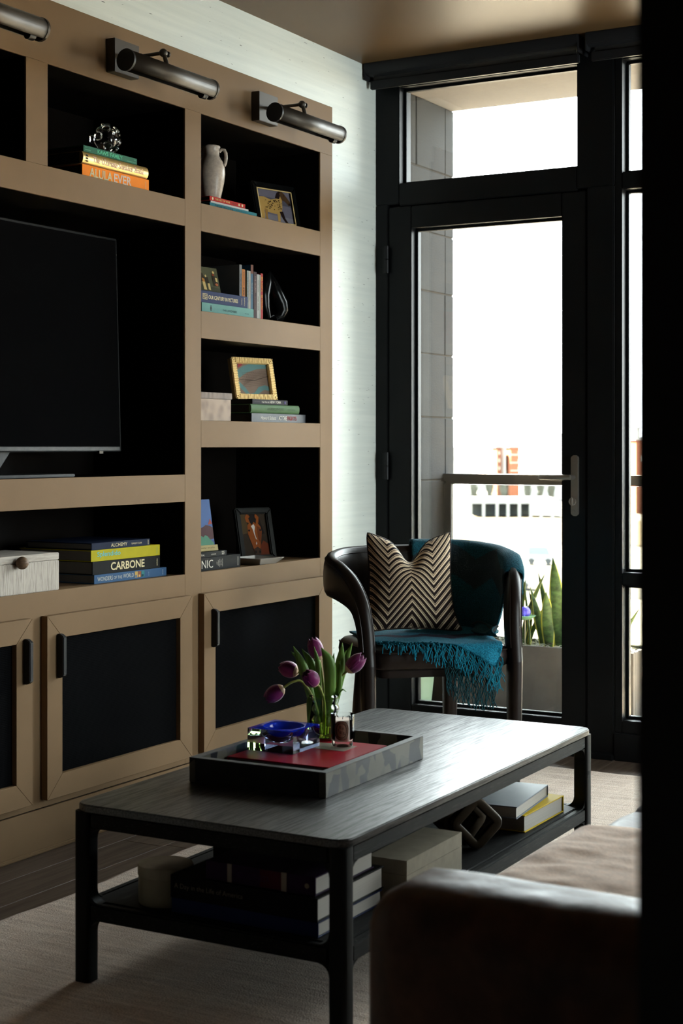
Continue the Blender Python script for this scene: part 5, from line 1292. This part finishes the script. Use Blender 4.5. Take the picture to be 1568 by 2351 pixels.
# ------------------------------------------------------------------ SOFA WITH BEIGE BLANKET
SX, SY0 = -0.975, 1.735
so = thing('leather_sofa', 'worn brown leather sofa in the dark right foreground', 'sofa', (SX, SY0, RZ))
def soft_box(x0, x1, y0, y1, z0, z1, r, seg=5, amp=0.004, nz=9):
    b = B(); b.box(x0, x1, y0, y1, z0, z1)
    bmesh.ops.subdivide_edges(b.bm, edges=b.bm.edges[:], cuts=5, use_grid_fill=True)
    bmesh.ops.recalc_face_normals(b.bm, faces=b.bm.faces[:])
    c = V(((x0 + x1) / 2, (y0 + y1) / 2, (z0 + z1) / 2)); hx = V(((x1 - x0) / 2, (y1 - y0) / 2, (z1 - z0) / 2))
    bmesh.ops.subdivide_edges(b.bm, edges=b.bm.edges[:], cuts=2, use_grid_fill=True)
    for v in b.bm.verts:
        p = v.co - c; q = V([max(-hx[i] + r, min(hx[i] - r, p[i])) for i in range(3)]); d = p - q
        if d.length > 1e-6: p = q + d.normalized() * min(r, d.length) if d.length <= r * 1.0001 else q + d.normalized() * r
        p += p.normalized() * amp * mnoise.noise(v.co * nz)
        v.co = c + p
    return b
zo = -RZ
soft_box(0.0, 0.92, 0.0, 0.190, 0.06 + zo, 0.556 + zo, 0.070, amp=0.006).obj('arm', 'sofa_leather', so, smooth=70)
soft_box(0.0, 0.92, 2.05, 2.24, 0.06 + zo, 0.545 + zo, 0.070, amp=0.006).obj('arm', 'sofa_leather', so, smooth=70)
soft_box(0.03, 0.92, 0.19, 2.05, 0.08 + zo, 0.29 + zo, 0.03).obj('base', 'sofa_leather', so, smooth=70)
soft_box(-0.03, 0.74, 0.192, 1.12, 0.29 + zo, 0.432 + zo, 0.05).obj('seat_cushion', 'sofa_leather', so, smooth=70)
soft_box(-0.03, 0.74, 1.122, 2.048, 0.29 + zo, 0.432 + zo, 0.05).obj('seat_cushion', 'sofa_leather', so, smooth=70)
soft_box(0.70, 0.92, 0.19, 2.05, 0.28 + zo, 0.72 + zo, 0.07).obj('backrest', 'sofa_leather', so, smooth=70)
for x in (0.06, 0.86):
    for y in (0.08, 2.16): B().box(x - 0.025, x + 0.025, y - 0.025, y + 0.025, 0, 0.075 + zo).obj('leg', 'dark_jamb', so, bevel=0.004)
bk = B()
def blanket(u, v):
    # u: across the seat from the front hem up and over to the back; v along the seat
    y = SY0 + 0.197 + 0.715 * v
    path = 0.16 + 0.62
    d = u * path
    zt_, xf, rr = 0.449, SX - 0.037, 0.05
    if d < 0.10: x, z = xf - 0.004, zt_ - rr - (0.10 - d)
    elif d < 0.10 + rr * pi / 2: a = (d - 0.10) / rr; x, z = xf + rr - rr * cos(a) - 0.004, zt_ - rr + rr * sin(a)
    else: x, z = xf + rr + (d - 0.10 - rr * pi / 2), zt_
    z += 0.007 * mnoise.noise(V((x * 6, y * 6, 0))) + 0.004 * mnoise.noise(V((x * 16, y * 30, 7))) + 0.006 * math.exp(-((v - 0.06) / 0.06) ** 2)
    if v > 0.93: z -= 0.012 * (v - 0.93) / 0.07
    return (x, y, z)
bk.grid(blanket, 60, 70)
bo = bk.obj('sofa_blanket', 'beige_wool', None, smooth=80, solid=0.006); tag(bo, 'beige wool blanket spread over the leather sofa seat', 'blanket')

# ------------------------------------------------------------------ BALCONY
ZF = -0.03
struct(B().box(-3.7, 3.5, 5.40, 6.72, ZF - 0.2, ZF).obj('floor', 'paving'))
struct(B().box(-3.7, 3.5, 5.38, 6.69, 2.722, 2.95).obj('ceiling', 'soffit'))
struct(B().box(-3.6, 3.5, 5.374, 5.42, 2.58, 2.73).box(-3.6, -2.853, 5.374, 5.42, -0.2, 2.73).obj('trim_1', 'frame_black'))
ws = struct(B().box(-3.60, -3.206, 5.42, 6.69, ZF, 2.722).obj('wall_balcony', 'mortar'))
zj = [ZF, 0.09, 0.381, 0.672, 0.963, 1.255, 1.549, 1.839, 2.113, 2.405, 2.722]
sm_ = {}
for i in range(len(zj) - 1):
    yj = [5.42, 5.70, 6.30, 6.60] if i % 2 else [5.42, 6.00, 6.60]
    for a, c in zip(yj, yj[1:]):
        B().box(-3.230, -3.2 + random.uniform(-0.0015, 0.0015), a + 0.0025, c - 0.0025, zj[i] + 0.003, zj[i + 1] - 0.003).obj('stone_block', 'stone', ws, bevel=0.003, seg=1)
    B().box(-3.30, -3.2 + random.uniform(-0.0015, 0.0015), 6.6025, 6.693, zj[i] + 0.003, zj[i + 1] - 0.003).obj('stone_block', 'stone', ws, bevel=0.003, seg=1)
rl = thing('balcony_railing', 'grey metal balcony railing with clear glass panels behind the planter', 'railing', (0, 6.60, ZF))
zr = -ZF
B().box(-3.198, 3.4, -0.03, 0.03, 0.955 + zr, 0.992 + zr).box(-3.19, 3.4, -0.022, 0.022, 0.944 + zr, 0.956 + zr).obj('top_rail', 'rail', rl, bevel=0.003)
B().box(-3.2395, -3.204, -0.034, -0.002, 0.947 + zr, 0.995 + zr).obj('wall_bracket', 'rail', rl, bevel=0.003)
for x in (-3.180, -1.30, 0.6, 2.5): B().box(x - 0.020, x + 0.020, -0.02, 0.02, 0.0, 0.945 + zr).obj('post', 'rail', rl, bevel=0.002)
B().box(-3.14, 3.4, -0.02, 0.02, 0.05, 0.085).obj('bottom_rail', 'rail', rl, bevel=0.002)
for x0, x1 in ((-3.155, -1.325), (-1.275, 0.575), (0.625, 2.475)): B().box(x0, x1, -0.005, 0.005, 0.085, 0.942 + zr).obj('glass_panel', arch_glass('rail_glass', (0.93, 0.95, 0.94)), rl)
# trough planter
PX0, PX1, PY0, PY1, PZ = -2.93, -2.095, 6.08, 6.34, 0.275
t = thing('planter', 'long grey concrete trough planter on the balcony', 'planter', ((PX0 + PX1) / 2, (PY0 + PY1) / 2, ZF))
a, c = (PX1 - PX0) / 2, (PY1 - PY0) / 2; hz = PZ - ZF
B().box(-a, a, -c, -c + 0.022, 0, hz).box(-a, a, c - 0.022, c, 0, hz).box(-a, -a + 0.022, -c + 0.022, c - 0.022, 0, hz).box(a - 0.022, a, -c + 0.022, c - 0.022, 0, hz).box(-a + 0.022, a - 0.022, -c + 0.022, c - 0.022, 0, hz - 0.03).obj('trough', 'concrete', t, bevel=0.002)
mo = B(); random.seed(5)
for k in range(420):
    p = V((random.uniform(-a + 0.03, a - 0.03), random.uniform(-c + 0.03, c - 0.03), hz - 0.028 + random.uniform(0, 0.02))); pts = [p]
    for i in range(4): p = p + V((random.uniform(-0.03, 0.03), random.uniform(-0.03, 0.03), random.uniform(-0.008, 0.012))); p.z = min(max(p.z, hz - 0.03), hz + 0.012); p.x = min(max(p.x, -a + 0.025), a - 0.025); p.y = min(max(p.y, -c + 0.025), c - 0.025); pts.append(p)
    mo.tube(pts, 0.0014, 3)
stuff(mo.obj('moss', 'moss', t))
def snake_leaf(parent, x, y, dx, dy, h, w, face=0.0, z0=PZ - 0.03 - ZF):
    b = B(); n = 14; rows = []
    sd = V((cos(face), sin(face), 0)); nn = V((-sin(face), cos(face), 0))
    for i in range(n + 1):
        s = i / n
        p = V((x + dx * s ** 1.6, y + dy * s ** 1.6, z0 + h * s)); ww = w * (0.55 + 1.1 * s if s < 0.4 else 0.99) * max(0.02, 1 - max(0, (s - 0.5) / 0.5) ** 1.8)
        tw = 0.25 * sin(s * 4 + x * 30); s2 = sd * cos(tw) + nn * sin(tw)
        rows.append([b.bm.verts.new(p + s2 * ww * q + nn * 0.30 * ww * (q * q)) for q in (-1, -0.80, -0.3, 0.3, 0.80, 1)])
    for i in range(n):
        for j in range(5):
            f = b.face([rows[i][j], rows[i][j + 1], rows[i + 1][j + 1], rows[i + 1][j]])
            if f: f.material_index = 1 if j in (0, 4) else 0
    b.obj('leaf', ['snake_green', 'snake_yellow'], parent, smooth=70, solid=0.0022)
def snake(label, x, y, leaves):
    t = thing('snake_plant', label, 'plant', (x, y, ZF), group='snake plants in the balcony trough')
    for l in leaves: snake_leaf(t, *l)
    return t
snake('snake plant with the tallest broad leaf close to the door stile', -2.455, 6.19,
      [(-0.005, 0.0, -0.030, 0.0, 0.400, 0.034, 0.35), (-0.045, -0.02, -0.010, -0.01, 0.255, 0.031, 0.45), (-0.060, 0.03, -0.055, 0.0, 0.330, 0.014, 0.2), (-0.080, 0.0, -0.06, 0.0, 0.270, 0.020, 0.9), (0.035, 0.0, 0.045, 0.0, 0.300, 0.026, 0.3), (0.05, 0.03, 0.02, 0.0, 0.24, 0.02, 0.2), (0.02, 0.04, 0.07, 0.0, 0.26, 0.018, 0.5), (-0.02, 0.04, -0.03, 0.0, 0.23, 0.018, -0.2)])
snake('snake plant with two thin leaning leaves in the middle of the trough', -2.590, 6.20,
      [(-0.045, 0.0, 0.105, 0.0, 0.330, 0.017, 0.9), (-0.025, 0.02, 0.125, 0.0, 0.245, 0.013, 0.7), (-0.01, 0.0, -0.03, 0.0, 0.300, 0.008, 1.0), (0.045, 0.0, -0.060, 0.0, 0.250, 0.016, 0.8)])
snake('snake plant standing behind the right arm of the armchair', -2.690, 6.20,
      [(0.000, 0.0, 0.030, 0.0, 0.395, 0.026, 0.35), (0.030, 0.0, 0.040, 0.0, 0.300, 0.016, 0.6), (-0.02, 0.02, -0.01, 0.0, 0.260, 0.018, 0.3), (0.065, 0.02, 0.030, 0.0, 0.180, 0.014, 0.6)])
snake('snake plant at the far right end of the trough', -2.20, 6.20, [(0.0, 0.0, 0.09, 0.0, 0.20, 0.012, 0.6), (0.02, 0.0, 0.03, 0.0, 0.15, 0.014, 0.2), (-0.07, 0.0, 0.0, 0.0, 0.28, 0.022, 0.4)])
# glass flower stake
t = thing('glass_flower', 'blue and green glass flower stake in the trough planter', 'ornament', (-2.594, 6.13, PZ - 0.03))
B().tube([(0, 0, 0), (0, 0, 0.135)], 0.003, 8).obj('stake', 'steel', t)
B().lathe([(0.004, 0.132), (0.028, 0.138), (0.046, 0.150), (0.048, 0.153), (0.044, 0.154), (0.026, 0.145), (0.004, 0.140)], 20).obj('glass_saucer', mat('pale_green_glass', (0.35, 0.62, 0.40), 0.08, trans=0.5), t, smooth=50)
B().sphere((0, 0, 0.166), 0.025, 18, (1.0, 1.0, 1.05)).obj('glass_bulb', mat('violet_glass', (0.12, 0.10, 0.62), 0.06, trans=0.35, var=0.5, vs_=(60, 60, 60)), t, smooth=50)
# small pots seen under the chair
t = thing('green_planter', 'pale green square pot seen through the lower door glass', 'planter', (-2.920, 5.70, ZF))
B().rings([sqr(0.056, 0), sqr(0.072, 0.20), sqr(0.080, 0.20), sqr(0.080, 0.228), sqr(0.070, 0.228), sqr(0.066, 0.17)]).obj('pot', flat('celadon_glaze', (118, 140, 122), 0.5), t, bevel=0.002)
B().box(0.0562, 0.0575, -0.03, 0.01, 0.03, 0.10).obj('terracotta_patch', flat('terracotta', (150, 96, 74)), t)
t = thing('stone_pot', 'rough grey stone pot on the balcony behind the chair legs', 'planter', (-3.020, 6.20, ZF))
B().rings([sqr(0.070, 0), sqr(0.080, 0.17), sqr(0.082, 0.18), sqr(0.070, 0.18), sqr(0.066, 0.14)]).obj('pot', 'stone', t, bevel=0.003)

# ------------------------------------------------------------------ CITY BELOW
GZ = -12.0
_pc = {}
def pale(rgb, k=0.19):  # haze washed into the city colours, then dimmed against the bright sky
    if (rgb, k) not in _pc: _pc[(rgb, k)] = mat('city_%d_%d_%d' % rgb, tuple(c * k for c in s2l(rgb)), 0.95, spec=0.0)
    return _pc[(rgb, k)]
struct(B().box(-700, 500, 12, 1500, GZ - 1, GZ).obj('ground', pale((236, 232, 226), 0.05)))
fld = struct(B().box(-260, 60, 195, 262, GZ, GZ + 0.15).obj('field', pale((240, 222, 196), 0.028)))
lot = struct(B().box(-230, 60, 128, 158, GZ, GZ + 0.06).obj('ground', pale((214, 214, 214), 0.024)))
def cpt(u, dist):  # ground point along a bearing (pixel column of the photo's frame) at a distance along the view axis
    q = (u - 784.0) / 3550.0
    return (dist * (-sin(R(29.7)) + q * cos(R(29.7))), dist * (cos(R(29.7)) + q * sin(R(29.7))))
def tower(label, u0, u1, dist, h, rgb, wins, group='pale city buildings beyond the balcony', depth=18, wincol=(150, 152, 156)):
    x0, y0 = cpt(u0, dist); x1, y1 = cpt(u1, dist)
    w = math.hypot(x1 - x0, y1 - y0)
    t = thing('city_building', label, 'building', ((x0 + x1) / 2, (y0 + y1) / 2, GZ), (0, 0, math.atan2(y1 - y0, x1 - x0)), group)
    B().box(-w / 2, w / 2, 0, depth, 0, h).obj('walls', pale(rgb), t)
    me = None
    for wx, wz, ww, wh in wins:
        B().box(-w / 2 + wx * w, -w / 2 + (wx + ww) * w, -0.12, 0.05, wz, wz + wh).obj('window', pale(wincol), t)
    B().box(-w / 2 - 0.3, w / 2 + 0.3, -0.3, depth, h, h + 0.6).obj('roof_slab', pale((236, 234, 230)), t)
    return t
Z = lambda v, d: (1025 - v) * d / 3550 + 1.12 - GZ       # height above the city ground for a picture row
D = 330
t = tower('slim brown brick tower with a column of pale windows', 1141, 1151, D, Z(1027, D), (166, 116, 96), [(0.35, Z(v + 7, D), 0.32, 0.75) for v in (1037, 1054, 1072, 1089)], wincol=(246, 240, 224), depth=10)
t_w = 10 * D / 3550
B().box(t_w / 2 - 0.0, t_w / 2 + 0.75, 0.6, 10, 0, Z(1027, D)).obj('side_wing', pale((222, 212, 206)), t)
tower('red brick tower with white floor bands', 1172, 1192, D - 4, Z(1027, D - 4), (196, 128, 100), [(0.0, Z(v, D), 1.0, 0.22) for v in (1045, 1063, 1081)] + [(0.86, Z(v + 8, D), 0.1, 0.8) for v in (1036, 1054, 1072)], wincol=(244, 232, 220), depth=10)
D = 380
tower('wide white apartment block with small grey windows by the door handle', 1200, 1300, D, Z(1000, D), (250, 248, 246), [((uu - 1200) / 100, Z(v, D), 0.035, 0.75) for v in (1038, 1056, 1075) for uu in (1224, 1232, 1252, 1258, 1274, 1281)], wincol=(206, 206, 212))
D = 410
tower('low white block with two long windows beside the stone wall', 1030, 1082, D, Z(1030, D), (250, 248, 244), [(0.22, Z(1057, D), 0.22, 1.2), (0.60, Z(1057, D), 0.32, 1.2)], wincol=(196, 196, 186))
D = 460
tower('far white block behind the slim brown tower', 1082, 1172, D, Z(1012, D), (252, 251, 249), [((uu - 1082) / 90, Z(1072, D), 0.05, 1.2) for uu in (1112, 1121)], wincol=(226, 226, 226))
D = 420
tower('white block seen past the right-hand window', 1420, 1470, D, Z(985, D), (248, 246, 242), [(0.3, Z(1060, D), 0.2, 1.2)])
D = 300
tower('brick block seen through the right-hand window', 1462, 1500, D, Z(1010, D), (188, 122, 96), [(0.3, Z(1060, D), 0.3, 1.2)], wincol=(240, 232, 220), depth=10)
# open concrete parking structure
D = 285.0
x0, y0 = cpt(1040, D); x1, y1 = cpt(1300, D); w = math.hypot(x1 - x0, y1 - y0)
t = thing('parking_structure', 'long white open parking structure with square columns below the railing', 'building', ((x0 + x1) / 2, (y0 + y1) / 2, GZ), (0, 0, math.atan2(y1 - y0, x1 - x0)))
s = w / 260.0; zt_ = Z(1146, D); zb = Z(1156, D)
B().box(-w / 2 + 40 * s, w / 2 - 20 * s, 0, 14, zb, zt_).obj('deck_slab', pale((250, 248, 244)), t)
B().box(-w / 2 + 40 * s, w / 2 - 20 * s, -0.2, 0.2, zt_, zt_ + 0.25).obj('parapet', pale((246, 244, 240)), t)
for uu in (1080, 1110, 1141, 1166, 1192, 1218, 1242, 1268): B().box(-w / 2 + (uu - 1040 - 2.5) * s, -w / 2 + (uu - 1040 + 3.5) * s, 0, 0.6, 0, zb).obj('column', pale((250, 247, 240)), t)
B().box(-w / 2 + 45 * s, w / 2 - 60 * s, 12, 13, 0, zb).obj('rear_wall', pale((120, 124, 122)), t)
# trees of the park behind the deck
random.seed(21)
for i, (uu, rad, hgt) in enumerate(((1088, 0.9, 4.6), (1124, 1.0, 5.6), (1156, 0.9, 5.0), (1212, 0.8, 4.8), (1240, 0.8, 4.9), (1266, 0.8, 4.6))):
    x, y = cpt(uu, 312); t = thing('bare_tree', ('first', 'second', 'third', 'fourth', 'fifth', 'sixth')[i] + ' from the left of the grey bare trees behind the parking structure', 'tree', (x, y, GZ), group='bare trees behind the parking structure')
    b = B()
    for k in range(60):
        p = V((random.gauss(0, rad * 0.5), random.gauss(0, rad * 0.5), hgt + random.gauss(0, 1.0))); e = p + V((random.uniform(-.4, .4), random.uniform(-.4, .4), random.uniform(-0.4, 0.9)))
        b.tube([(p.x * 0.2, p.y * 0.2, hgt * 0.5), p, e], [0.12, 0.09, 0.05], 3)
    b.obj('branches', pale((140, 142, 132)), t); B().tube([(0, 0, 0), (0, 0, hgt * 0.6)], [0.25, 0.15], 6).obj('trunk', pale((150, 140, 128)), t)
# parked vans
for i, (uu, dd, ln, hh_, lab) in enumerate(((1118, 150, 5.0, 2.2, 'large white van nearest the left end of the lot below the balcony'), (1188, 142, 3.2, 2.3, 'short white van standing alone in the middle of the lot'), (1146, 186, 4.6, 1.7, 'white car in the row behind the large white van'), (1240, 172, 4.4, 2.1, 'white van parked toward the right of the lot below'))):
    x, y = cpt(uu, dd); t = thing('parked_van', lab, 'van', (x, y, GZ + 0.061), (0, 0, R(20)), 'white vehicles in the parking lot')
    l = ln / 2 * 0.7
    B().prism([(-l, 0.35), (l, 0.35), (l, 0.9), (l * 0.7, 1.05), (l * 0.45, hh_), (-l, hh_)], 1, -0.9, 0.9).obj('body', pale((250, 250, 250)), t, bevel=0.12)
    B().prism([(l * 0.72, 1.08), (l * 0.50, hh_ - 0.15), (-l * 0.8, hh_ - 0.2), (-l * 0.8, 1.1)], 1, -0.93, 0.93).obj('glazing', pale((190, 196, 200)), t)
    for sx_ in (-0.6, 0.6):
        B().cyl((sx_ * l, -0.95, 0.35), (sx_ * l, 0.95, 0.35), 0.35, n=14).obj('wheel', pale((120, 120, 120)), t)
